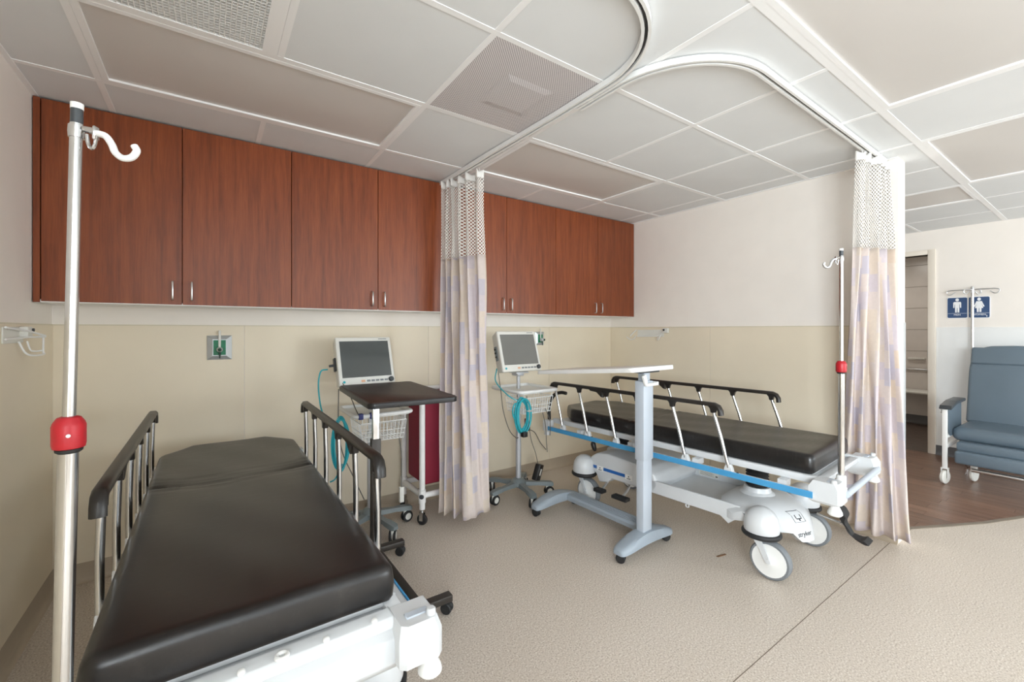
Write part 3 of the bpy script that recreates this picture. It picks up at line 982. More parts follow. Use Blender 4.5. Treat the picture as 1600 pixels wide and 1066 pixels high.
    for (a, c) in ((0.045, 0.062), (W - 0.062, W - 0.045)):
        tr.prism([(0.93, 0.325), (0.37, 0.325), (0.355, 0.27), (0.405, 0.232), (0.43, 0.208), (0.475, 0.24), (0.93, 0.24)], 'x', a, c, bevel=0.003, seg=1)
    tr.box(0.062, W - 0.062, 0.40, 0.92, 0.255, 0.268)
    tray = tr.build('base_tray', 'bedwhite', o)
    lb = MB(); lb.box(W - 0.0635, W - 0.0622, 0.72, 0.86, 0.278, 0.312); lb.build('tray_label', 'offwhite', tray, False)
    lb = MB()
    for k in range(4): lb.box(W - 0.0642, W - 0.0635, 0.75 + 0.012 * (k % 2), 0.85, 0.283 + k * 0.007, 0.2845 + k * 0.007)
    lb.box(W - 0.0642, W - 0.0635, 0.725, 0.74, 0.284, 0.292)
    lb.build('label_print', 'ink', tray, False)
    # eyelet under the tray side
    e = MB(); e.tube(arc(0.68, 0.231, 0.010, 0, 340, 14, plane='yz', c=0.052), 0.004, 8, closed=True); e.build('eyelet', 'bedwhite', tray)
    # foot hood with a hanging nose that carries the lettering
    fh = MB()
    def ring(x, top, ylo, yhi, zl):
        return [(x, yhi, max(zl, 0.22)), (x, yhi, top - 0.03), (x, yhi - 0.05, top - 0.004), (x, 0.30, top), (x, ylo + 0.12, top - 0.012), (x, ylo + 0.05, top - 0.045), (x, ylo + 0.022, top - 0.085), (x, ylo, zl), (x, ylo + 0.03, zl + 0.004), (x, ylo + 0.06, max(zl + 0.03, 0.22))]
    half = [(0.02, 0.315, 0.205, 0.40, 0.248), (0.06, 0.325, 0.185, 0.46, 0.242), (0.11, 0.335, 0.160, 0.50, 0.236), (0.155, 0.342, 0.138, 0.52, 0.226), (0.18, 0.345, 0.126, 0.52, 0.200), (0.21, 0.348, 0.112, 0.52, 0.172), (0.25, 0.35, 0.096, 0.52, 0.166), (0.30, 0.35, 0.084, 0.52, 0.166)]
    st = half + [(0.6 - q[0],) + q[1:] for q in half[-2::-1]]
    fh.loft([ring(x * W / 0.6, *q) for (x, *q) in st])
    fho = fh.build('foot_hood', 'bedwhite', o, angle=40)
    tree = BVHTree.FromPolygons([tuple(v.co) for v in fho.data.vertices], [tuple(p.vertices) for p in fho.data.polygons])
    def press(ob, lift=0.0012):
        for v in ob.data.vertices:
            hit = tree.ray_cast(Vector((v.co.x, -1.0, v.co.z)), Vector((0, 1, 0)))
            if hit[0] is not None: v.co.y = hit[0].y - lift - (0.0006 if v.co.y > 0 else 0.0)
        return ob
    press(text_mesh('stryker', 0.034, 'ink', 'lettering', fho, Matrix.Translation((0.238, 0, 0.210)) @ Matrix.Rotation(PI / 2, 4, 'X')))
    ic = MB()
    def seg(x0, x1, z0, z1):
        n = 6
        for k in range(n):
            if x1 - x0 > z1 - z0: ic.box(x0 + (x1 - x0) * k / n, x0 + (x1 - x0) * (k + 1) / n, -0.001, 0.001, z0, z1)
            else: ic.box(x0, x1, -0.001, 0.001, z0 + (z1 - z0) * k / n, z0 + (z1 - z0) * (k + 1) / n)
    xi, zi = 0.235, 0.292
    seg(xi - 0.035, xi + 0.035, zi + 0.022, zi + 0.0235); seg(xi - 0.035, xi + 0.035, zi - 0.0235, zi - 0.022)
    seg(xi - 0.035, xi - 0.033, zi - 0.022, zi + 0.022); seg(xi + 0.033, xi + 0.035, zi - 0.022, zi + 0.022)
    seg(xi - 0.016, xi + 0.016, zi - 0.010, zi - 0.006); seg(xi - 0.018, xi - 0.013, zi - 0.006, zi + 0.010); seg(xi + 0.013, xi + 0.018, zi - 0.006, zi + 0.010); seg(xi - 0.004, xi + 0.004, zi - 0.018, zi - 0.010)
    press(ic.build('warning_icon', 'ink', fho, False))
    for (py, zc) in ((0.375, 0.34), (1.36, 0.39)):
        c = MB(); c.lathe([(0.115, zc - 0.03), (0.105, zc), (0.075, zc + 0.02), (0.068, zc + 0.045), (0, zc + 0.045)], (W / 2, py, 0), n=28)
        cc = c.build('pedestal_collar', 'bedwhite', o)
        bl = MB()
        prof = []
        z = zc + 0.045
        while z < 0.55:
            prof += [(0.054, z), (0.062, z + 0.009)]
            z += 0.018
        bl.lathe(prof + [(0.05, 0.555)], (W / 2, py, 0), n=24)
        bl.build('bellows', 'rubber', cc)
    for (cx, cyy) in ((0.035, 0.25), (W + 0.02, 0.235), (0.035, 1.50), (W - 0.035, 1.50)):
        caster_big(o, cx, cyy)
    ax = MB()
    ax.rbox(0.03, W - 0.03, 1.44, 1.53, 0.25, 0.33, 0.02, 3)
    ax.build('head_axle_cover', 'bedwhite', o)
    # pedals: black pads on the near side, brake pedal at the foot
    for (yy, zz, ln) in ((1.30, 0.165, 0.06), (1.12, 0.165, 0.10)):
        p = MB()
        p.rbox(-0.055, 0.0, yy - ln / 2 - 0.01, yy + ln / 2 + 0.01, zz - 0.012, zz + 0.012, 0.006)
        po = p.build('foot_pedal', 'rubber', o)
        a = MB(); a.tube([(0.0, yy, zz + 0.004), (0.05, yy, zz + 0.03), (0.10, yy, 0.25)], 0.009, 8); a.build('pedal_arm', 'alu', po)
    lv = MB(); lv.lathe([(0.010, 0), (0.018, 0.02), (0.019, 0.055), (0.012, 0.07), (0, 0.072)], (0.075, 1.43, 0.40), (-0.1, 0.25, 1), n=14)
    lv.build('lever_knob', 'black', o)
    bp = MB()
    pts = [(0.02, 0.30), (0.005, 0.27), (0.012, 0.235), (-0.008, 0.20), (-0.03, 0.165), (-0.075, 0.15), (-0.10, 0.155)]
    sm = smoothpath([(p[0], p[1], 0) for p in pts], 4)
    rings = []
    for k, p in enumerate(sm):
        w = 0.035 + 0.012 * math.cos(k / len(sm) * 2 * PI)
        rings.append([(W - 0.06 - w, p.x - 0.011, p.y - 0.006), (W - 0.06 + w, p.x - 0.011, p.y - 0.006), (W - 0.06 + w, p.x + 0.011, p.y + 0.010), (W - 0.06 - w, p.x + 0.011, p.y + 0.010)])
    bp.loft(rings)
    bpo = bp.build('brake_pedal', 'rubber', o)
    a = MB(); a.cyl((W - 0.06, 0.0, 0.21), (W - 0.06, 0.14, 0.23), 0.008); a.build('pedal_arm', 'chrome', bpo)
    # drip pole on the foot corner
    px, py, lx, ly = pole
    q = lambda z: (px + lx * (z - 0.6), py + ly * (z - 0.6), z)
    p = MB(); p.cyl(q(0.56), q(1.115), 0.0132, n=24)
    po = p.build('drip_pole', 'chrome', o)
    p = MB(); p.lathe([(0.020, 0.575), (0.020, 0.618), (0.017, 0.624), (0.0134, 0.624)], (px, py, 0), n=20); p.build('pole_socket', 'white', po)
    p = MB(); p.cyl(q(1.16), q(1.665), 0.0087, n=20); p.build('upper_tube', 'chrome', po)
    c0 = Vector(q(1.145))
    p = MB(); p.lathe([(0.014, -0.034), (0.0205, -0.031), (0.0218, -0.025), (0.0218, 0.006), (0.020, 0.012), (0.015, 0.020), (0.0095, 0.022)], c0, n=24)
    cl = p.build('collar', 'red', po)
    p = MB(); p.lathe([(0.014, -0.040), (0.0175, -0.037), (0.018, -0.033), (0.015, -0.031)], c0, n=24); p.build('collar_ring', 'rubber', po)
    sd = Vector((math.cos(hook_dir - 0.9), math.sin(hook_dir - 0.9), 0))
    p = MB(); p.cyl(c0 + sd * 0.0205 + Vector((0, 0, -0.008)), c0 + sd * 0.0235 + Vector((0, 0, -0.008)), 0.003, n=10); p.build('collar_screw', 'alu', po)
    p = MB(); p.cyl(q(1.66), q(1.692), 0.0084, n=18); p.build('grey_sleeve', 'dark_knob', po)
    p = MB(); p.cyl(q(1.690), q(1.70), 0.0088, n=18); p.build('pole_cap', 'white', po)
    t0 = Vector(q(1.652))
    hv = Vector((math.cos(hook_dir), math.sin(hook_dir), 0))
    up = Vector((0, 0, 1))
    p = MB()
    p.lathe([(0.0105, -0.011), (0.0112, 0.0), (0.0105, 0.010), (0.0088, 0.011)], t0, n=18)
    p.tube([t0 + hv * 0.012 + up * 0.005, t0 + hv * 0.03 + up * 0.001], [0.005, 0.006], 8)
    p.rbox(0.028, 0.033, -0.006, 0.006, -0.014, 0.010, 0.002, 1, mtx=Matrix.Translation(t0) @ Matrix.Rotation(hook_dir, 4, 'Z'))
    p.build('hook_clamp', 'chrome', po)
    p = MB()
    p.tube(smoothpath([t0 + hv * a + up * c for a, c in ((0.016, -0.004), (0.019, -0.022), (0.025, -0.028), (0.030, -0.02), (0.033, -0.002))], 4), 0.0028, 8)
    p.build('clamp_loop', 'chrome', po)
    p = MB()
    p.tube(smoothpath([t0 + hv * a + up * c for a, c in ((0.030, -0.001), (0.046, -0.006), (0.056, -0.020), (0.062, -0.034), (0.074, -0.043), (0.088, -0.041), (0.096, -0.030), (0.092, -0.021))], 5), 0.0055, 12)
    p.build('hook', 'white' if foot == 'panel' else 'alu', po)
    return o

stretcher('stretcher', 'black-cushioned stretcher in the left foreground with its foot towards the viewer', (-0.20, 1.10, 0), 0.0,
          lean=0.0, rails=((-0.026, 0.42, 0.03), (0.645, 0.305, 0.0)), pole=(-0.004, -0.068, 0.018, 0.0), foot='panel', handle=False, hook_dir=math.radians(-30))
stretcher('stretcher', 'white stretcher with blue side strips along the right wall', (2.41, 0.88, 0), math.radians(4),
          lean=0.085, rails=((-0.068, 0.46, 0.0), (0.665, 0.43, 0.0)), pole=(0.045, -0.098, 0.0, 0.0), foot='bar', handle=True, hook_dir=math.radians(150), zt=0.895)

# ================================================================== OVERBED TABLES
def twin_caster(parent, x, y, r=0.025, top=0.06, ang=0.0):
    mt = Matrix.Translation((x, y, 0)) @ Matrix.Rotation(ang, 4, 'Z')
    b = MB()
    for s in (-1, 1):
        b.lathe([(0.006, -0.0075), (r - 0.004, -0.0075), (r, -0.004), (r, 0.004), (r - 0.004, 0.0075), (0.006, 0.0075)], (s * 0.012, 0, r), (1, 0, 0), 20, mtx=mt)
    b.cyl((-0.014, 0, r), (0.014, 0, r), 0.006, n=8, mtx=mt)
    b.rbox(-0.0045, 0.0045, -r * 0.8, r * 0.5, r * 0.9, r * 1.95, 0.003, 1, mtx=mt)
    b.cyl((0, 0.0, r * 1.6), (0, 0.0, top), 0.006, n=10, mtx=mt)
    return b.build('caster', 'rubber', parent)

# --- grey height-adjustable table beside the white stretcher
o = thing('overbed_table', 'white-topped overbed table with grey column and C-shaped base before the white stretcher', 'table', (2.12, 1.655, 0), math.radians(2))
def foot_bar(parent, xl, xr, y, name):
    b = MB()
    n = 26
    rings = []
    for k in range(n + 1):
        u = 0.5 - 0.5 * math.cos(PI * k / n)
        x = xl + (xr - xl) * u
        e = max(0.0, 1 - abs(2 * u - 1) ** 7) ** 0.5
        w = 0.052 * (0.42 + 0.58 * e)
        top = 0.074 + 0.055 * math.sin(PI * (0.10 + 0.80 * u)) ** 1.4 - 0.010 * (1 - e)
        bot = 0.050 + 0.018 * math.sin(PI * u)
        rings.append([(x, y - w, bot), (x, y - w, (top + bot) / 2), (x, y - w * 0.8, top - 0.004), (x, y - w * 0.45, top), (x, y + w * 0.45, top), (x, y + w * 0.8, top - 0.004), (x, y + w, (top + bot) / 2), (x, y + w, bot)])
    b.loft(rings)
    return b.build(name, 'grey_base', parent, angle=50)
foot_bar(o, -0.245, 0.245, 0.0, 'base_foot')
foot_bar(o, -0.225, 0.205, 0.755, 'base_foot')
cb = MB()
rings = []
for y in (0.03, 0.12, 0.4, 0.68, 0.74):
    rings.append([(0.055, y, 0.066), (0.05, y, 0.094), (0.058, y, 0.105), (0.078, y, 0.109), (0.138, y, 0.109), (0.155, y, 0.105), (0.162, y, 0.094), (0.158, y, 0.066)])
cb.loft(rings)
cbo = cb.build('cross_bar', 'grey_base', o, angle=30)
for k in range(4):
    MB().rbox(0.074 + k * 0.017, 0.083 + k * 0.017, 0.07, 0.70, 0.108, 0.1115, 0.001, 1).build('ridge', 'grey_base', cbo)
for (x, y, a) in ((-0.215, 0.0, 0.5), (0.215, 0.0, 1.2), (-0.2, 0.755, 0.2), (0.175, 0.755, 0.9)):
    twin_caster(o, x, y, 0.027, 0.066, a)
MB().rbox(-0.042, 0.040, -0.026, 0.026, 0.10, 0.62, 0.005).build('column', 'greycol', o)
MB().rbox(-0.048, 0.046, -0.032, 0.032, 0.545, 1.012, 0.006).build('column_sleeve', 'greycol', o)
tp = MB(); tp.rbox(-0.03, 0.028, -0.022, 0.022, 1.0, 1.075, 0.004); tp.build('column_head', 'greycol', o)
lv = MB()
lv.prism([(-0.075, 1.045), (-0.05, 1.055), (-0.036, 1.022), (-0.036, 0.99), (-0.05, 0.99)], 'y', -0.05, -0.034, bevel=0.002, seg=1)
lv.rbox(-0.05, 0.06, -0.056, -0.034, 0.985, 1.003, 0.004)
lv.rbox(0.05, 0.066, -0.056, 0.03, 0.985, 1.007, 0.004)
lv.build('height_lever', 'white', o)
br = MB(); br.rbox(-0.09, 0.09, -0.045, 0.14, 1.062, 1.078, 0.004); br.build('top_bracket', 'dark_knob', o)
ttop = MB()
mt = Matrix.Translation((0, -0.09, 1.092)) @ Matrix.Rotation(math.radians(-5.2), 4, 'X')
bm = bmesh.new()
def rrect(x0, x1, y0, y1, r, n=5):
    out = []
    for (cx, cyy, a0) in ((x1 - r, y1 - r, 0), (x0 + r, y1 - r, 90), (x0 + r, y0 + r, 180), (x1 - r, y0 + r, 270)):
        out += [(cx + r * math.cos(math.radians(a0 + 90 * k / n)), cyy + r * math.sin(math.radians(a0 + 90 * k / n))) for k in range(n + 1)]
    return out
bm.free()
ttop.prism(rrect(-0.222, 0.185, 0, 0.83, 0.035), 'z', -0.014, 0.012, mtx=mt, bevel=0.004)
ttop.build('tabletop', 'white', o, angle=50)

# --- walnut-topped table beside the near stretcher
o = thing('overbed_table', 'overbed table with dark walnut top and black edge right of the near stretcher', 'table', (0.77, 2.44, 0))
mt = Matrix.Translation((-0.176, -0.461, 0)) @ Matrix.Rotation(math.radians(-3.5), 4, 'Z') @ Matrix.Translation((0.176, 0.461, 0))
MB().prism(rrect(-0.17, 0.265, -0.455, 0.295, 0.03), 'z', 0.958, 0.978, mtx=mt, bevel=0.001, seg=1).build('tabletop', 'walnut', o, angle=50)
MB().prism(rrect(-0.176, 0.271, -0.461, 0.301, 0.035), 'z', 0.950, 0.975, mtx=mt, bevel=0.003).build('edge_band', 'band', o, angle=50)
MB().rbox(-0.03, 0.03, -0.16, 0.16, 0.935, 0.951, 0.003).build('top_bracket', 'bronze', o)
MB().rbox(-0.018, 0.018, -0.016, 0.016, 0.40, 0.936, 0.003).build('upper_column', 'chrome', o)
MB().rbox(-0.026, 0.026, -0.021, 0.021, 0.06, 0.70, 0.004).build('column', 'bronze', o)
MB().rbox(0.0265, 0.0275, -0.012, 0.012, 0.56, 0.62, 0.0004, 1).build('sticker', 'white', o)
MB().rbox(-0.29, 0.165, -0.022, 0.022, 0.056, 0.088, 0.004).build('base_foot', 'bronze', o)
MB().rbox(-0.29, 0.155, -0.645, -0.601, 0.056, 0.088, 0.004).build('base_foot', 'bronze', o)
MB().rbox(-0.022, 0.022, -0.601, -0.022, 0.056, 0.086, 0.004).build('cross_bar', 'bronze', o)
for (x, y, a) in ((0.145, 0.0, 0.9), (0.135, -0.623, 0.7), (-0.265, 0.0, 0.2), (-0.265, -0.623, 0.4)):
    twin_caster(o, x, y, 0.026, 0.058, a)

# ================================================================== MONITOR CARTS
def monitor_cart(label, loc, dz, yaw, screen, legrot, ports, lift=0.0):
    o = thing('monitor_cart', label, 'medical cart', loc, 0, 'vital signs carts')
    hub = MB()
    hub.lathe([(0.05, 0.085), (0.062, 0.095), (0.062, 0.12), (0.045, 0.14), (0.028, 0.15), (0, 0.15)], n=20)
    hub.build('base_hub', 'cart_grey', o)
    for k in range(5):
        a = legrot + 2 * PI * k / 5
        mt = Matrix.Rotation(a, 4, 'Z')
        lg = MB()
        lg.loft([[(0.03, -0.03, 0.09), (0.03, 0.03, 0.09), (0.03, 0.024, 0.125), (0.03, -0.024, 0.125)],
                 [(0.16, -0.02, 0.088), (0.16, 0.02, 0.088), (0.16, 0.016, 0.112), (0.16, -0.016, 0.112)],
                 [(0.19, -0.026, 0.086), (0.19, 0.026, 0.086), (0.19, 0.022, 0.114), (0.19, -0.022, 0.114)],
                 [(0.262, -0.027, 0.078), (0.262, 0.027, 0.078), (0.262, 0.021, 0.108), (0.262, -0.021, 0.108)],
                 [(0.278, -0.018, 0.080), (0.278, 0.018, 0.080), (0.278, 0.014, 0.100), (0.278, -0.014, 0.100)]], mtx=mt)
        lg.build('leg', 'cart_grey', o, angle=50)
        cx, cyy = 0.245 * math.cos(a), 0.245 * math.sin(a)
        m2 = Matrix.Translation((cx, cyy, 0)) @ Matrix.Rotation(a + 0.8 + k, 4, 'Z')
        c = MB()
        c.rbox(-0.009, 0.009, -0.026, 0.026, 0.036, 0.082, 0.005, 2, mtx=m2)
        c.lathe([(0, -0.021), (0.022, -0.021), (0.024, -0.018), (0.024, 0.018), (0.022, 0.021), (0, 0.021)], (0, 0, 0.0375), (1, 0, 0), 18, mtx=m2)
        co = c.build('caster', 'offwhite', o)
        w = MB()
        for s in (-1, 1):
            w.lathe([(0.024, -0.007), (0.035, -0.007), (0.0375, -0.003), (0.0375, 0.003), (0.035, 0.007), (0.024, 0.007)], (s * 0.0135, 0, 0.0375), (1, 0, 0), 20, mtx=m2)
        w.build('tyre', 'rubber', co)
    p = MB(); p.cyl((0, 0, 0.14), (0, 0, 0.62), 0.021, n=20)
    p.lathe([(0.021, 0.62), (0.0235, 0.622), (0.0235, 0.645), (0.017, 0.648)], n=20)
    p.cyl((0, 0, 0.64), (0, 0, 0.985 + dz), 0.0145, n=16)
    p.build('pole', 'cart_pole', o)
    # tray rim with shallow bottom
    zt = 0.86 + dz
    t = MB()
    path = [(x, y, zt) for x, y in rrect(-0.165, 0.185, -0.255, 0.135, 0.03, 4)]
    t.tube(path, 0.0125, 10, closed=True)
    t.prism(rrect(-0.16, 0.18, -0.25, 0.13, 0.03, 4), 'z', zt - 0.016, zt - 0.008)
    to = t.build('tray', 'white', o, angle=50)
    # wire basket under the tray
    bk = MB()
    zb0, zb1 = zt - 0.165, zt - 0.05
    def rect(z, s): return [(-0.13 + s, -0.235 + s, z), (0.155 - s, -0.235 + s, z), (0.155 - s, -0.01 - s, z), (-0.13 + s, -0.01 - s, z)]
    wr_ = 0.0021
    for k, z in enumerate((zb0, zb0 + 0.03, zb0 + 0.06, zb1)):
        s = 0.016 * (1 - k / 3)
        bk.tube(rect(z, s), wr_ if k < 3 else 0.003, 6, closed=True)
    for k in range(13):
        u = k / 12
        x = -0.13 + 0.285 * u
        bk.tube([(x, -0.235, zb1), (x * 0.9 + 0.001, -0.219, zb0), (x * 0.9 + 0.001, -0.026, zb0), (x, -0.01, zb1)], wr_, 5)
    for k in range(10):
        y = -0.235 + 0.225 * k / 9
        bk.tube([(-0.13, y, zb1), (-0.114, y * 0.9 - 0.012, zb0), (0.139, y * 0.9 - 0.012, zb0), (0.155, y, zb1)], wr_, 5)
    # hangers up to the tray
    for (x, y) in ((-0.12, -0.235), (0.145, -0.235), (-0.12, -0.012), (0.145, -0.012)):
        bk.tube([(x, y, zb1), (x, y, zt - 0.01)], 0.003, 6)
    bk.build('wire_basket', 'white', o)
    # monitor, tilted back
    zm = 1.145 + dz + lift
    root = Matrix.Translation((-0.052 + (0.012 if lift else 0.0), -0.005 if lift else -0.06, zm)) @ Matrix.Rotation(yaw, 4, 'Z') @ Matrix.Rotation(math.radians(-17), 4, 'X')
    W2, H2 = 0.181, 0.158
    m = MB()
    m.rbox(-W2, W2, -0.03, 0.0, -H2, H2, 0.009, 3, mtx=root)
    m.loft([[(-W2 + 0.004, -0.003, -H2 + 0.004), (W2 - 0.004, -0.003, -H2 + 0.004), (W2 - 0.004, -0.003, H2 - 0.004), (-W2 + 0.004, -0.003, H2 - 0.004)],
            [(-W2 + 0.010, 0.055, -H2 + 0.012), (W2 - 0.010, 0.055, -H2 + 0.012), (W2 - 0.010, 0.055, H2 - 0.02), (-W2 + 0.010, 0.055, H2 - 0.02)],
            [(-W2 + 0.04, 0.105, -H2 + 0.03), (W2 - 0.04, 0.105, -H2 + 0.03), (W2 - 0.04, 0.105, H2 - 0.06), (-W2 + 0.04, 0.105, H2 - 0.06)]], mtx=root)
    mo = m.build('monitor', 'offwhite', o)
    MB().box(-W2 + 0.022, W2 - 0.022, -0.0315, -0.029, -H2 + 0.052, H2 - 0.028, root).build('screen', screen, mo, False)
    k = MB(); k.lathe([(0.0165, 0), (0.0165, 0.012), (0.013, 0.016), (0, 0.016)], root @ Vector((W2 - 0.03, -0.03, -H2 + 0.027)), root.to_3x3() @ Vector((0, -1, 0)), 20)
    k.build('knob', 'dark_knob', mo)
    for q in range(5):
        x = W2 - 0.19 + q * 0.029
        MB().rbox(x, x + 0.023, -0.0325, -0.029, -H2 + 0.020, -H2 + 0.032, 0.0015, 1, mtx=root).build('button', 'btn', mo)
    k = MB(); k.lathe([(0.008, 0), (0.008, 0.003), (0, 0.003)], root @ Vector((-W2 + 0.03, -0.03, -H2 + 0.026)), root.to_3x3() @ Vector((0, -1, 0)), 14)
    k.build('power_button', 'teal', mo)
    MB().box(-0.045, -0.02, -0.0306, -0.029, -H2 + 0.019, -H2 + 0.033, root).build('orange_mark', 'orange', mo, False)
    MB().box(W2 - 0.085, W2 - 0.03, -0.0306, -0.029, H2 - 0.017, H2 - 0.012, root).build('name_strip', 'btn', mo, False)
    if ports:
        MB().rbox(-W2 + 0.000, -W2 + 0.006, 0.012, 0.045, -0.06, 0.05, 0.002, 1, mtx=root).build('port_panel', 'cart_grey', mo)
        for zz in (-0.03, 0.0, 0.028):
            c = MB(); c.cyl(root @ Vector((-W2 + 0.002, 0.028, zz)), root @ Vector((-W2 - 0.008, 0.028, zz)), 0.007, n=12); c.build('port', 'black', mo)
    else:
        c = MB()
        c.cyl(root @ Vector((-W2 + 0.01, 0.022, -0.01)), root @ Vector((-W2 - 0.035, 0.022, -0.014)), 0.008, n=12)
        c.rbox(-W2 - 0.006, -W2 + 0.006, 0.008, 0.04, -0.05, 0.035, 0.003, 1, mtx=root)
        c.build('plug', 'dark_knob', mo)
    # mount
    k = MB()
    k.rbox(-0.07, 0.05, -0.07, 0.05, 0.985 + dz - 0.008, 0.985 + dz + 0.004, 0.003)
    k.rbox(-0.045, 0.02, -0.05, 0.03, 0.955 + dz, 0.99 + dz, 0.006)
    k.tube([(-0.03, -0.04, 0.965 + dz), (-0.045, -0.055, 0.95 + dz), (-0.045, -0.055, 0.925 + dz)], 0.006, 8)
    k.build('mount', 'cart_pole', o)
    return o

LC, RC = (0.87, 2.86, 0), (2.0, 2.765, 0)
cart_l = monitor_cart('monitor cart behind the walnut-topped table, its screen reflecting the curtain track', LC, -0.06, math.radians(4), 'screen', -1.30, False, 0.022)
cart_r = monitor_cart('monitor cart right of the hanging curtain with a plain grey screen', RC, 0.0, math.radians(0), 'screen2', -1.75, True)

def hose(label, loops, tails, r, extra=None):
    o = thing('hose_coil', label, 'tubing', (0, 0, 0), 0, 'teal monitor hoses')
    b = MB()
    for pts in loops: b.tube(pts, r, 8)
    for pts in tails: b.tube(smoothpath(pts, 6), r * 0.8, 8)
    b.build('hose', 'teal', o)
    return o
def coil(cx, cyy, cz, rx, rz, n, seed, dx=1.0, dy=0.0):
    rnd = random.Random(seed)
    out = []
    for k in range(n):
        jx, jz = rnd.uniform(-0.2, 0.2), rnd.uniform(-0.12, 0.12)
        ox, oy = rnd.uniform(-.008, .008), -0.012 + 0.006 * k
        pts = []
        for i in range(25):
            a = 2 * PI * i / 24 * 0.98 + 0.3
            w = rx * (1 + jx) * math.cos(a)
            pts.append((cx + ox + w * dx, cyy + oy + w * dy, cz + rz * (1 + jz) * math.sin(a)))
        out.append(pts)
    return out
lx, ly = LC[0] - 0.215, LC[1] - 0.12
hose('teal hose coil hanging on the monitor cart behind the walnut-topped table', coil(lx, ly, 0.62, 0.045, 0.15, 6, 3), [
    [(lx - 0.055, ly + 0.09, 1.07), (lx - 0.095, ly + 0.10, 1.055), (lx - 0.11, ly + 0.08, 0.95), (lx - 0.09, ly + 0.04, 0.8), (lx - 0.02, ly, 0.74)],
    [(lx + 0.01, ly, 0.5), (lx - 0.03, ly, 0.42), (lx - 0.06, ly + 0.01, 0.40)]], 0.0055)
rx_, ry_ = RC[0] - 0.16, RC[1] - 0.275
hose('teal hose coil hanging on the monitor cart right of the curtain', coil(rx_, ry_, 0.70, 0.055, 0.115, 7, 5) + coil(rx_ - 0.05, ry_ + 0.02, 0.735, 0.03, 0.05, 1, 8), [
    [(rx_ - 0.06, ry_ + 0.25, 1.02), (rx_ - 0.10, ry_ + 0.2, 0.93), (rx_ - 0.08, ry_ + 0.06, 0.84), (rx_ - 0.02, ry_, 0.80)]], 0.0055)
o = tag(MB().rbox(rx_ - 0.02, rx_ + 0.02, ry_ - 0.035, ry_ + 0.005, 0.55, 0.588, 0.006).build('hose_connector', 'black'), 'small black connector under the teal hose coil right of the curtain', 'connector')
# grey leads on the carts
def lead(cart, label, m, r, *paths):
    b = MB()
    off = Vector(cart.location)
    for p in paths: b.tube(smoothpath([Vector(q) - off for q in p], 7), r, 6)
    o = b.build('cable', m, cart)
    o['label'] = label
    return o
lead(cart_r, 'thin grey leads', 'cable', 0.0032,
     [(1.80, 2.76, 1.03), (1.79, 2.70, 0.86), (1.76, 2.62, 0.72), (1.80, 2.6, 0.58), (1.90, 2.66, 0.50), (1.985, 2.745, 0.47)],
     [(2.03, 2.50, 0.70), (2.05, 2.49, 0.60), (2.06, 2.49, 0.47), (2.075, 2.50, 0.40)],
     [(2.08, 2.53, 0.72), (2.12, 2.53, 0.64), (2.145, 2.55, 0.60), (2.15, 2.56, 0.50)])
mt = Matrix.Translation((0.08, -0.145, 0.215)) @ Matrix.Rotation(0.35, 4, 'Y') @ Matrix.Rotation(0.5, 4, 'Z')
ad = MB().rbox(-0.04, 0.04, -0.022, 0.022, -0.062, 0.062, 0.006, mtx=mt).build('power_adapter', 'black', cart_r)
ad['label'] = 'black power adapter hanging on its cord'
MB().box(-0.012, 0.012, -0.0232, -0.0218, -0.02, 0.03, mt).build('label_patch', 'offwhite', ad, False)
b = MB(); b.tube(smoothpath([(0.08 + p, -0.145 + q, z) for p, q, z in ((0.0, 0.0, 0.275), (-0.02, 0.0, 0.36), (-0.05, 0.03, 0.50), (-0.05, 0.06, 0.72), (-0.055, 0.07, 0.80))], 6), 0.0032, 6); b.build('cord', 'cable', ad)
lead(cart_l, 'thin grey leads', 'cable', 0.0032,
     [(0.655, 2.80, 1.02), (0.70, 2.74, 0.93), (0.72, 2.66, 0.84), (0.735, 2.62, 0.79)],
     [(0.67, 2.86, 0.94), (0.665, 2.84, 0.7), (0.68, 2.80, 0.55), (0.74, 2.80, 0.4), (0.82, 2.83, 0.22)],
     [(1.005, 2.70, 0.62), (1.02, 2.70, 0.5), (1.02, 2.70, 0.30)])
MB().rbox(0.135, 0.165, -0.172, -0.148, 0.20, 0.30, 0.005).build('lead_plug', 'offwhite', cart_l)
for (x, y, n) in ((0.735, 2.607, 'left'), (0.80, 2.603, 'right')):
    o = tag(MB().rbox(x - 0.014, x + 0.014, y - 0.016, y + 0.016, 0.782, 0.818, 0.006).build('cable_clip', 'navy'), '%s navy clip on the white tray rim of the cart behind the walnut table' % n, 'clip', 'navy clips')

# ================================================================== PIPE HAMPER
o = thing('laundry_hamper', 'white pipe hamper cart with burgundy fabric sides behind the hanging curtain', 'hamper', (1.178, 2.735, 0))
HW, HD = 0.44, 0.335
fr = MB()
r = 0.0195
for (x, y) in ((0, 0), (HW, 0), (0, HD), (HW, HD)):
    p = MB(); p.cyl((x, y, 0.105), (x, y, 0.87), r, n=16); p.lathe([(0.0245, 0.15), (0.0245, 0.235), (0.0200, 0.236)], (x, y, 0), n=16)
    p.build('pipe_leg', 'pvc', o)
for z in (0.195, 0.87):
    p = MB()
    for (a, c) in (((0, 0), (HW, 0)), ((HW, 0), (HW, HD)), ((HW, HD), (0, HD)), ((0, HD), (0, 0))):
        p.cyl((*a, z), (*c, z), r, n=14)
    p.build('pipe_ring', 'pvc', o)
f = MB()
f.rbox(0.022, HW - 0.022, 0.024, HD - 0.022, 0.25, 0.86, 0.02, 3)
f.build('fabric_bag', 'burg', o)
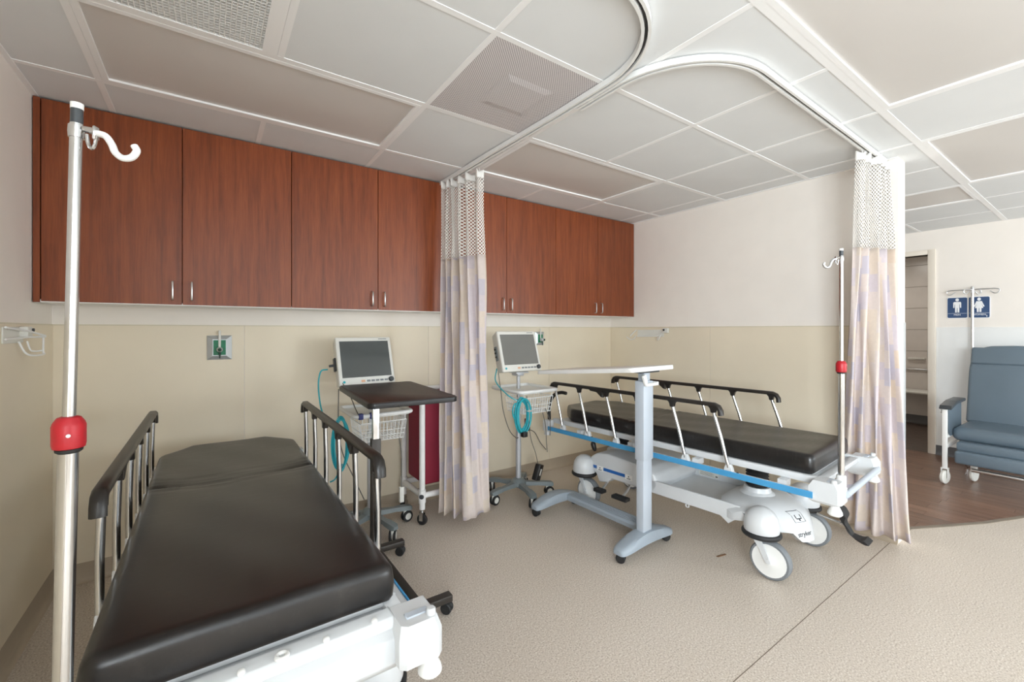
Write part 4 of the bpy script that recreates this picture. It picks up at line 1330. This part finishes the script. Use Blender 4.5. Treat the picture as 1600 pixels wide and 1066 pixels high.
for (x, y) in ((0, 0), (HW, 0), (0, HD), (HW, HD)):
    c = MB()
    m2 = Matrix.Translation((x, y, 0)) @ Matrix.Rotation(0.6 + x * 3 + y * 5, 4, 'Z')
    c.lathe([(0.008, -0.011), (0.034, -0.011), (0.037, -0.006), (0.037, 0.006), (0.034, 0.011), (0.008, 0.011)], (0, 0, 0.037), (1, 0, 0), 20, mtx=m2)
    co = c.build('caster', 'rubber', o)
    c = MB()
    for s in (-1, 1): c.box(s * 0.016 - 0.0015, s * 0.016 + 0.0015, -0.013, 0.013, 0.03, 0.085, m2)
    c.box(-0.0175, 0.0175, -0.016, 0.016, 0.083, 0.088, m2)
    c.cyl((0, 0, 0.086), (0, 0, 0.115), 0.010, n=10, mtx=m2)
    c.build('caster_fork', 'chrome', co)
c = MB(); c.lathe([(0.016, 0), (0.016, 0.003), (0.012, 0.004), (0, 0.004)], (-0.012, -0.0175, 0.195), (-0.55, -0.83, 0), n=16); c.build('dark_cap', 'ink', o)

# ================================================================== CURTAINS
def curtain(label, top, bot, zs, zb_edge, seed, hdr=0.045, hooks=9):
    """top/bot: lists of fold points in plan; zs = (bottom, cloth/net border, top)"""
    o = thing('privacy_curtain', label, 'curtain', (0, 0, 0), 0, 'privacy curtains')
    T = smoothpath([(x, y, 0) for x, y in top], 8)
    B = smoothpath([(x, y, 0) for x, y in bot], 8)
    n = len(T)
    U = [0.0]
    for i in range(1, n): U.append(U[-1] + (B[i] - B[i - 1]).length)
    def sheet(name, m, za, zb, nz, parent, scal=0.0):
        vs, fs = [], []
        for k in range(nz + 1):
            for i in range(n):
                f = k / nz
                lo = za + (zb_edge * math.sin(i * 0.35 + seed) if za == zs[0] else 0.0)
                hi = zb + scal * math.sin(i * 0.8 + seed)
                z = lo + (hi - lo) * f
                w = (z - zs[0]) / (zs[2] - zs[0])
                w2 = max(0.0, min(1.0, w)) ** 0.8
                p = B[i].lerp(T[i], w2)
                vs.append((p.x + 0.004 * math.sin(z * 7 + i * 0.6), p.y + 0.004 * math.cos(z * 6 + i * 0.5), z))
        for k in range(nz):
            for i in range(n - 1):
                a = k * n + i
                fs.append((a, a + 1, a + n + 1, a + n))
        me = bpy.data.meshes.new(name)
        me.from_pydata(vs, [], fs)
        uvl = me.uv_layers.new(name='UVMap')
        for lp in me.loops:
            i = lp.vertex_index % n
            uvl.data[lp.index].uv = (U[i], vs[lp.vertex_index][2])
        me.materials.append(M[m])
        me.polygons.foreach_set('use_smooth', [True] * len(me.polygons))
        ob = bpy.data.objects.new(name, me)
        C.objects.link(ob)
        ob.parent = parent
        md = ob.modifiers.new('thickness', 'SOLIDIFY')
        md.thickness = 0.0016
        md.offset = 0
        return ob
    sheet('cloth', 'cloth', zs[0], zs[1], 40, o)
    sheet('net', 'net', zs[1] - 0.002, zs[2] - hdr, 14, o)
    sheet('header_band', 'header', zs[2] - hdr, zs[2], 3, o, 0.008)
    for k in range(hooks):
        i = int((k + 0.5) * n / hooks)
        h = MB()
        h.tube([(T[i].x, T[i].y, zs[2] - 0.012), (T[i].x, T[i].y, zs[2] + 0.012), (T[i].x * 0.5 + 0.5 * T[i].x, T[i].y, HC - 0.030)], 0.002, 6)
        h.build('hook', 'white', o)
    return o
# curtain between the two bays, bunched at the cabinets
top1 = [(1.318, 2.73), (1.37, 2.745), (1.335, 2.69), (1.40, 2.69), (1.345, 2.64), (1.41, 2.635), (1.36, 2.57), (1.425, 2.55), (1.375, 2.49), (1.44, 2.47), (1.40, 2.40), (1.452, 2.385)]
bot1 = [(1.255, 2.645), (1.33, 2.65), (1.275, 2.60), (1.345, 2.615), (1.31, 2.53), (1.40, 2.57), (1.352, 2.475), (1.375, 2.445), (1.42, 2.455), (1.47, 2.48), (1.52, 2.488), (1.575, 2.505)]
curtain('pastel cubicle curtain with net top hanging in front of the cherry cabinets', top1, bot1, (0.085, 1.80, 2.338), 0.006, 0.3)
top2 = [(3.055, 0.905), (3.09, 0.865), (3.125, 0.91), (3.16, 0.86), (3.20, 0.905), (3.24, 0.835), (3.285, 0.895), (3.325, 0.84), (3.365, 0.89), (3.40, 0.835), (3.44, 0.875)]
bot2 = [(3.35, 1.08), (3.27, 1.05), (3.34, 1.00), (3.255, 0.965), (3.33, 0.915), (3.245, 0.875), (3.325, 0.845), (3.25, 0.785), (3.33, 0.775), (3.28, 0.715), (3.36, 0.735)]
curtain('pastel cubicle curtain with net top hanging at the free end of the right wall', top2, bot2, (0.085, 1.80, 2.338), 0.006, 1.7)

# ================================================================== WALL FITTINGS
def outlet(label, x, z, s=1.0, swing=0.0):
    o = thing('oxygen_outlet', label, 'gas outlet', (x, YB - 0.004, z), 0, 'green oxygen outlets')
    w, h = 0.062 * s, 0.072 * s
    b = MB()
    R = lambda a, c, y: [(-a, y, -c), (a, y, -c), (a, y, c), (-a, y, c)]
    b.loft([R(w, h, 0), R(w, h, -0.004), R(w * 0.55, h * 0.68, -0.018), R(w * 0.5, h * 0.63, -0.018)])
    b.build('bevel_plate', 'steel', o, False)
    MB().rbox(-w * 0.5, w * 0.5, -0.0205, -0.017, -h * 0.62, h * 0.62, 0.001, 1).build('green_face', 'green', o)
    k = MB(); k.lathe([(0.016, 0.0), (0.016, 0.02), (0.013, 0.03), (0.008, 0.034), (0, 0.034)], (0, -0.02, -0.012), (swing, -1, 0), n=18)
    k.build('connector', 'steel', o)
    k = MB(); k.lathe([(0.0095, 0.0), (0.0095, 0.006), (0.006, 0.008), (0, 0.008)], (0.034 * swing, -0.054, -0.012), (swing, -1, 0), n=14)
    k.build('nozzle_face', 'dgreen', o)
    k = MB(); k.cyl((0, -0.045, -0.026), (0, -0.05, -0.062), 0.006, 0.003, n=10); k.build('tip', 'dgreen', o)
    k = MB(); k.rbox(-0.0065, 0.0065, -0.026, -0.018, 0.0, h + 0.03, 0.002, 1); k.build('strap', 'offwhite', o)
    return o
outlet('green oxygen outlet on the wall above the near stretcher', 0.053, 1.208)
outlet('green oxygen outlet beside the monitor right of the hanging curtain', 2.50, 1.235, 0.85, 0.5)
o = thing('wall_outlet', 'small red wall outlet low behind the right monitor cart', 'outlet', (2.352, YB - 0.004, 0.46))
MB().rbox(-0.022, 0.022, -0.008, 0, -0.055, 0.055, 0.003, 1).build('plate', 'outlet_red', o)
MB().rbox(-0.016, 0.022, -0.035, -0.008, -0.055, -0.022, 0.005, 1).build('plug', 'black', o)
b = MB(); b.tube(smoothpath([(0.0, -0.035, -0.04), (0.05, -0.06, -0.07), (0.09, -0.09, -0.16), (0.10, -0.16, -0.21)], 6), 0.0035, 6); b.build('cord', 'cable', o)

def bracket(label, x, y, z, s):
    """white wall bracket for a manual gauge: plate, folding arms, wire loop. s = direction into the room"""
    o = thing('wall_bracket', label, 'wall bracket', (x, y, z), 0, 'white wall brackets')
    MB().rbox(*sorted((0, s * 0.006)), -0.20, 0.02, -0.035, 0.03, 0.002, 1).build('back_plate', 'offwhite', o)
    a = MB()
    a.tube([(s * 0.012, -0.20, 0.028), (s * 0.03, 0.0, 0.012), (s * 0.055, 0.09, -0.008)], 0.0045, 8)
    a.tube([(s * 0.012, -0.20, -0.018), (s * 0.03, 0.0, -0.012), (s * 0.055, 0.09, -0.012)], 0.004, 8)
    a.build('arm', 'white', o)
    k = MB(); k.rbox(*sorted((s * 0.004, s * 0.03)), -0.025, 0.035, -0.012, 0.032, 0.004); k.build('clamp', 'offwhite', o)
    k = MB(); k.cyl((s * 0.03, 0.03, 0.018), (s * 0.036, 0.03, 0.018), 0.007, n=12); k.build('screw', 'ink', o)
    w = MB()
    w.tube(smoothpath([(s * 0.012, -0.06, -0.03), (s * 0.03, -0.06, -0.075), (s * 0.05, -0.05, -0.088), (s * 0.055, 0.07, -0.088), (s * 0.05, 0.085, -0.075), (s * 0.05, 0.088, -0.01)], 5), 0.0038, 8)
    w.tube(smoothpath([(s * 0.012, 0.04, -0.03), (s * 0.02, 0.045, -0.066), (s * 0.03, 0.055, -0.074), (s * 0.05, 0.085, -0.072)], 5), 0.0032, 8)
    w.build('wire_loop', 'white', o)
    return o
bracket('white folding wall bracket on the left wall behind the stretcher pole', XL + 0.004, 2.66, 1.295, 1)
o = thing('wall_bracket', 'white folding wall bracket on the right wall above the stretcher rail', 'wall bracket', (XR - 0.004, 2.58, 1.285), 0, 'white wall brackets')
MB().rbox(-0.006, 0, -0.10, 0.20, -0.035, 0.03, 0.002, 1).build('back_plate', 'offwhite', o)
MB().rbox(-0.03, -0.004, -0.16, -0.10, 0.0, 0.045, 0.005).build('clamp', 'offwhite', o)
k = MB(); k.cyl((-0.03, -0.12, 0.028), (-0.036, -0.12, 0.028), 0.009, n=12); k.build('screw', 'ink', o)
a = MB(); a.tube([(-0.02, -0.13, 0.02), (-0.04, -0.05, -0.03), (-0.035, 0.18, -0.035)], 0.0045, 8)
a.tube([(-0.02, 0.2, 0.03), (-0.05, 0.24, -0.02), (-0.055, 0.25, -0.035)], 0.0045, 8); a.build('arm', 'white', o)
w = MB()
w.tube(smoothpath([(-0.03, -0.06, -0.03), (-0.06, -0.07, -0.06), (-0.08, -0.10, -0.06), (-0.08, -0.12, -0.02)], 5), 0.0038, 8)
w.tube(smoothpath([(-0.03, 0.20, -0.03), (-0.06, 0.20, -0.06), (-0.07, 0.24, -0.065), (-0.07, 0.28, -0.04)], 5), 0.0038, 8)
w.build('wire_loop', 'white', o)

# restroom signs on the far wall
def sign(label, yc, text, woman):
    o = thing('restroom_sign', label, 'sign', (XF, yc, 1.54), 0, 'navy restroom signs')
    # local: u to the viewer's right = -y
    mt = Matrix.Rotation(-PI / 2, 4, 'Z')          # x' -> -y ; y' -> x
    H, B = 0.108, 0.075
    MB().prism(rrect(-B, B, -H, H, 0.014), 'y', -0.006, 0.0, mtx=mt).build('border', 'signwhite', o, False)
    MB().prism(rrect(-B + 0.004, B - 0.004, -H + 0.005, H - 0.005, 0.012), 'y', -0.0075, -0.005, mtx=mt).build('plate', 'sign', o, False)
    f = MB()
    f.lathe([(0.0155, 0), (0.0155, 0.0015), (0, 0.0015)], (0, 0, 0), (0, -1, 0), 18, mtx=mt @ Matrix.Translation((0, -0.0075, 0.081)))
    if not woman:
        f.prism([(-0.034, 0.052), (-0.026, 0.061), (0.026, 0.061), (0.034, 0.052), (0.034, 0.0), (0.024, 0.0), (0.022, 0.036), (0.019, 0.036), (0.018, -0.048), (0.003, -0.048), (0.002, -0.002), (-0.002, -0.002), (-0.003, -0.048), (-0.018, -0.048), (-0.019, 0.036), (-0.022, 0.036), (-0.024, 0.0), (-0.034, 0.0)], 'y', -0.009, -0.0074, mtx=mt)
    else:
        f.prism([(-0.022, 0.061), (0.022, 0.061), (0.044, 0.008), (0.034, 0.004), (0.02, 0.036), (0.034, -0.008), (0.019, -0.008), (0.018, -0.048), (0.003, -0.048), (0.002, -0.008), (-0.002, -0.008), (-0.003, -0.048), (-0.018, -0.048), (-0.019, -0.008), (-0.034, -0.008), (-0.02, 0.036), (-0.034, 0.004), (-0.044, 0.008)], 'y', -0.009, -0.0074, mtx=mt)
    f.v = [(p[0], p[1] * 0.85, p[2]) for p in f.v]
    f.build('figure', 'signwhite', o, False)
    MB().box(-B + 0.005, B - 0.005, -0.0085, -0.0074, -0.0585, -0.0565, mt).build('rule', 'signwhite', o, False)
    text_mesh(text, 0.024, 'signwhite', 'lettering', o, mt @ Matrix.Translation((0, -0.0078, -0.073)) @ Matrix.Rotation(PI / 2, 4, 'X'))
    if woman:
        MB().box(0.050, 0.055, -0.0085, -0.0074, -0.095, -0.08, mt).build('braille_mark', 'signwhite', o, False)
    return o
sign('navy MEN restroom sign, the left one of the pair on the far wall', 1.012, 'MEN', False)
sign('navy WOMEN restroom sign, the right one of the pair behind the recliner pole', 0.858, 'WOMEN', True)

# unseen lamp, added to brighten the tiled restroom wall
o = thing('added_lamp', 'unseen round lamp added on the restroom ceiling to light the tiled wall', 'ceiling light', (7.25, 1.75, HC))
MB().lathe([(0.16, 0.05), (0.16, 0.0), (0.14, -0.035), (0.08, -0.055), (0, -0.06)], n=24).build('shade', 'white', o)
ll = bpy.data.lights.new('restroom_fill', 'AREA')
ll.shape = 'DISK'; ll.size = 0.26; ll.energy = 6; ll.color = (1.0, 0.95, 0.88)
lo = bpy.data.objects.new('restroom_fill', ll); C.objects.link(lo); lo.location = (7.25, 1.75, HC - 0.07)

# fold-down seat in the restroom
o = thing('shower_seat', 'white fold-down seat on the tiled restroom wall seen through the doorway', 'seat', (RX - 0.008, 1.72, 0))
MB().rbox(-0.36, -0.03, -0.26, 0.26, 0.45, 0.485, 0.012, 3).build('seat', 'offwhite', o)
b = MB(); b.tube([(-0.012, -0.27, 0.48), (-0.012, -0.27, 0.76), (-0.012, 0.27, 0.76), (-0.012, 0.27, 0.48)], 0.011, 10); b.build('back_frame', 'alu', o)
for s in (-1, 1):
    b = MB(); b.tube([(-0.34, s * 0.22, 0.45), (-0.30, s * 0.22, 0.42), (-0.012, s * 0.22, 0.30)], 0.011, 10); b.build('brace', 'dark_knob', o)
o = tag(MB().rbox(RX - 0.05, RX - 0.008, 1.62, 1.80, 0.90, 0.925, 0.008).build('soap_ledge', 'offwhite'), 'small white ledge on the tiled restroom wall above the fold-down seat', 'ledge')

# ================================================================== RECLINER
o = thing('recliner_chair', 'blue-grey vinyl medical recliner on the plank floor in front of the far wall', 'chair', (5.14, 0.90, 0), math.radians(-1.5))
def cushion(name, x0, x1, y0, y1, z0, z1, r, seg=4, mtx=None):
    return MB().rbox(x0, x1, y0, y1, z0, z1, r, seg, mtx=mtx).build(name, 'recl', o, angle=60)
YA, YZ = -0.008, -0.63
cushion('seat', 0.14, 0.74, YZ, YA, 0.355, 0.475, 0.05, 5)
sb = MB()
mt = Matrix.Translation((0.72, 0, 0.44)) @ Matrix.Rotation(math.radians(14), 4, 'Y')
# back cushion outline with rounded shoulders
yc, hw = -0.295, 0.295
out = [(yc + hw, 0.0), (yc + hw + 0.0, 0.50), (yc + hw - 0.012, 0.62), (yc + hw - 0.05, 0.70), (yc + hw - 0.12, 0.735), (yc, 0.745), (yc - hw + 0.12, 0.735), (yc - hw + 0.05, 0.70), (yc - hw + 0.012, 0.62), (yc - hw, 0.50), (yc - hw, 0.0)]
sb.prism(out, 'x', -0.055, 0.085, mtx=mt, bevel=0.028, seg=4)
back = sb.build('backrest', 'recl', o, angle=60)
pi_ = MB(); pi_.rbox(-0.072, -0.03, yc - hw + 0.012, yc + hw - 0.012, 0.555, 0.715, 0.022, 4, mtx=mt); pi_.build('head_pad', 'recl', back, angle=60)
cushion('front_panel', 0.06, 0.18, YZ + 0.02, YA - 0.045, 0.285, 0.365, 0.02, 3)
cushion('footrest', 0.0, 0.085, YZ, YA - 0.045, 0.19, 0.295, 0.02, 3)
MB().rbox(0.05, 0.09, YZ, YA - 0.13, 0.13, 0.16, 0.012, 3).build('foot_bar', 'alu', o)
for s, y in ((1, 0.005), (-1, -0.71)):
    ar = MB()
    ar.prism([(-0.01, 0.635), (0.02, 0.668), (0.20, 0.695), (0.46, 0.70), (0.48, 0.685), (0.46, 0.672), (0.19, 0.668), (0.03, 0.640)], 'y', y - 0.045, y + 0.035, bevel=0.006)
    aro = ar.build('armrest', 'dark_knob', o)
    MB().prism([(0.045, 0.475), (0.045, 0.638), (0.19, 0.664), (0.46, 0.668), (0.46, 0.40), (0.1, 0.40)], 'y', y - 0.018, y - 0.006).build('side_panel', 'recl', o, False)
    fr = MB()
    fr.rbox(0.0, 0.032, y - 0.016, y + 0.016, 0.13, 0.635, 0.006)
    fr.rbox(0.80, 0.832, y - 0.016, y + 0.016, 0.10, 0.42, 0.006)
    fr.rbox(0.02, 0.82, y - 0.012, y + 0.012, 0.30, 0.33, 0.005)
    fr.rbox(0.02, 0.82, y - 0.012, y + 0.012, 0.385, 0.41, 0.005)
    fr.tube([(0.016, y, 0.62), (0.19, y, 0.655), (0.46, y, 0.66)], 0.013, 10)
    fr.tube([(0.42, y, 0.66), (0.36, y, 0.40)], 0.013, 10)
    fro = fr.build('side_frame', 'white', o)
    k = MB(); k.cyl((0.012, y + s * 0.016, 0.615), (0.012, y + s * 0.024, 0.615), 0.012, n=14); k.build('pivot_bolt', 'alu', fro)
    for (cx, r) in ((0.016, 0.058), (0.816, 0.05)):
        w = MB(); w.lathe([(0.012, -0.014), (r - 0.008, -0.014), (r, -0.008), (r, 0.008), (r - 0.008, 0.014), (0.012, 0.014)], (cx, y, r), (0.25, 1, 0), 24); wo = w.build('wheel', 'offwhite' if cx < 0.1 else 'chrome', o)
        f = MB()
        for q in (-1, 1): f.rbox(cx - 0.018, cx + 0.018, y + q * 0.02 - 0.003, y + q * 0.02 + 0.003, r - 0.01, 0.135, 0.002, 1)
        f.box(cx - 0.018, cx + 0.018, y - 0.023, y + 0.023, 0.128, 0.136)
        f.build('wheel_fork', 'white', wo)
w = MB(); w.lathe([(0.012, -0.012), (0.055, -0.012), (0.06, -0.006), (0.06, 0.006), (0.055, 0.012), (0.012, 0.012)], (0.30, -0.12, 0.06), (0.2, 1, 0), 24); w.build('wheel', 'offwhite', o)
w = MB(); w.rbox(0.28, 0.32, -0.14, -0.10, 0.1, 0.36, 0.005); w.build('middle_leg', 'white', o)
# drip pole on the back of the chair
iv = MB(); iv.cyl((1.06, 0.02, 0.40), (1.06, 0.02, 1.70), 0.0125, n=14); ivo = iv.build('drip_pole', 'chrome', o)
iv = MB(); iv.rbox(0.81, 1.07, 0.0, 0.04, 0.40, 0.44, 0.004); iv.build('pole_holder', 'white', ivo)
iv = MB()
iv.tube([(1.06, -0.13, 1.715), (1.06, 0.17, 1.715)], 0.0055, 8)
for (dx, dy) in ((0.0, 0.15), (0.0, -0.15), (-0.07, 0.03), (0.05, -0.03)):
    e = Vector((1.06 + dx, 0.02 + dy, 1.715))
    d = Vector((dx, dy, 0)).normalized()
    iv.tube([Vector((1.06, 0.02, 1.715)), e], 0.005, 8)
    iv.tube(smoothpath([e, e + d * 0.03 + Vector((0, 0, -0.01)), e + d * 0.028 + Vector((0, 0, -0.035)), e + d * 0.0 + Vector((0, 0, -0.045)), e - d * 0.03 + Vector((0, 0, -0.02))], 4), 0.0048, 8)
iv.build('hook_arms', 'alu', ivo)
iv = MB(); iv.lathe([(0.015, 1.68), (0.015, 1.73), (0.010, 1.745), (0, 1.745)], (1.06, 0.02, 0), n=14); iv.build('pole_head', 'alu', ivo)

# small brown scuff mark on the floor, built as a thin raised strip
b = MB(); b.rbox(-0.035, 0.035, -0.006, 0.006, 0.0, 0.004, 0.0015, 1, mtx=Matrix.Rotation(-0.2, 4, 'Z'))
o = b.build('floor_mark', 'brown'); o.location = (2.44, 1.36, 0.0)
tag(o, 'small brown scuff mark on the floor by the large white stretcher wheel', 'floor mark')
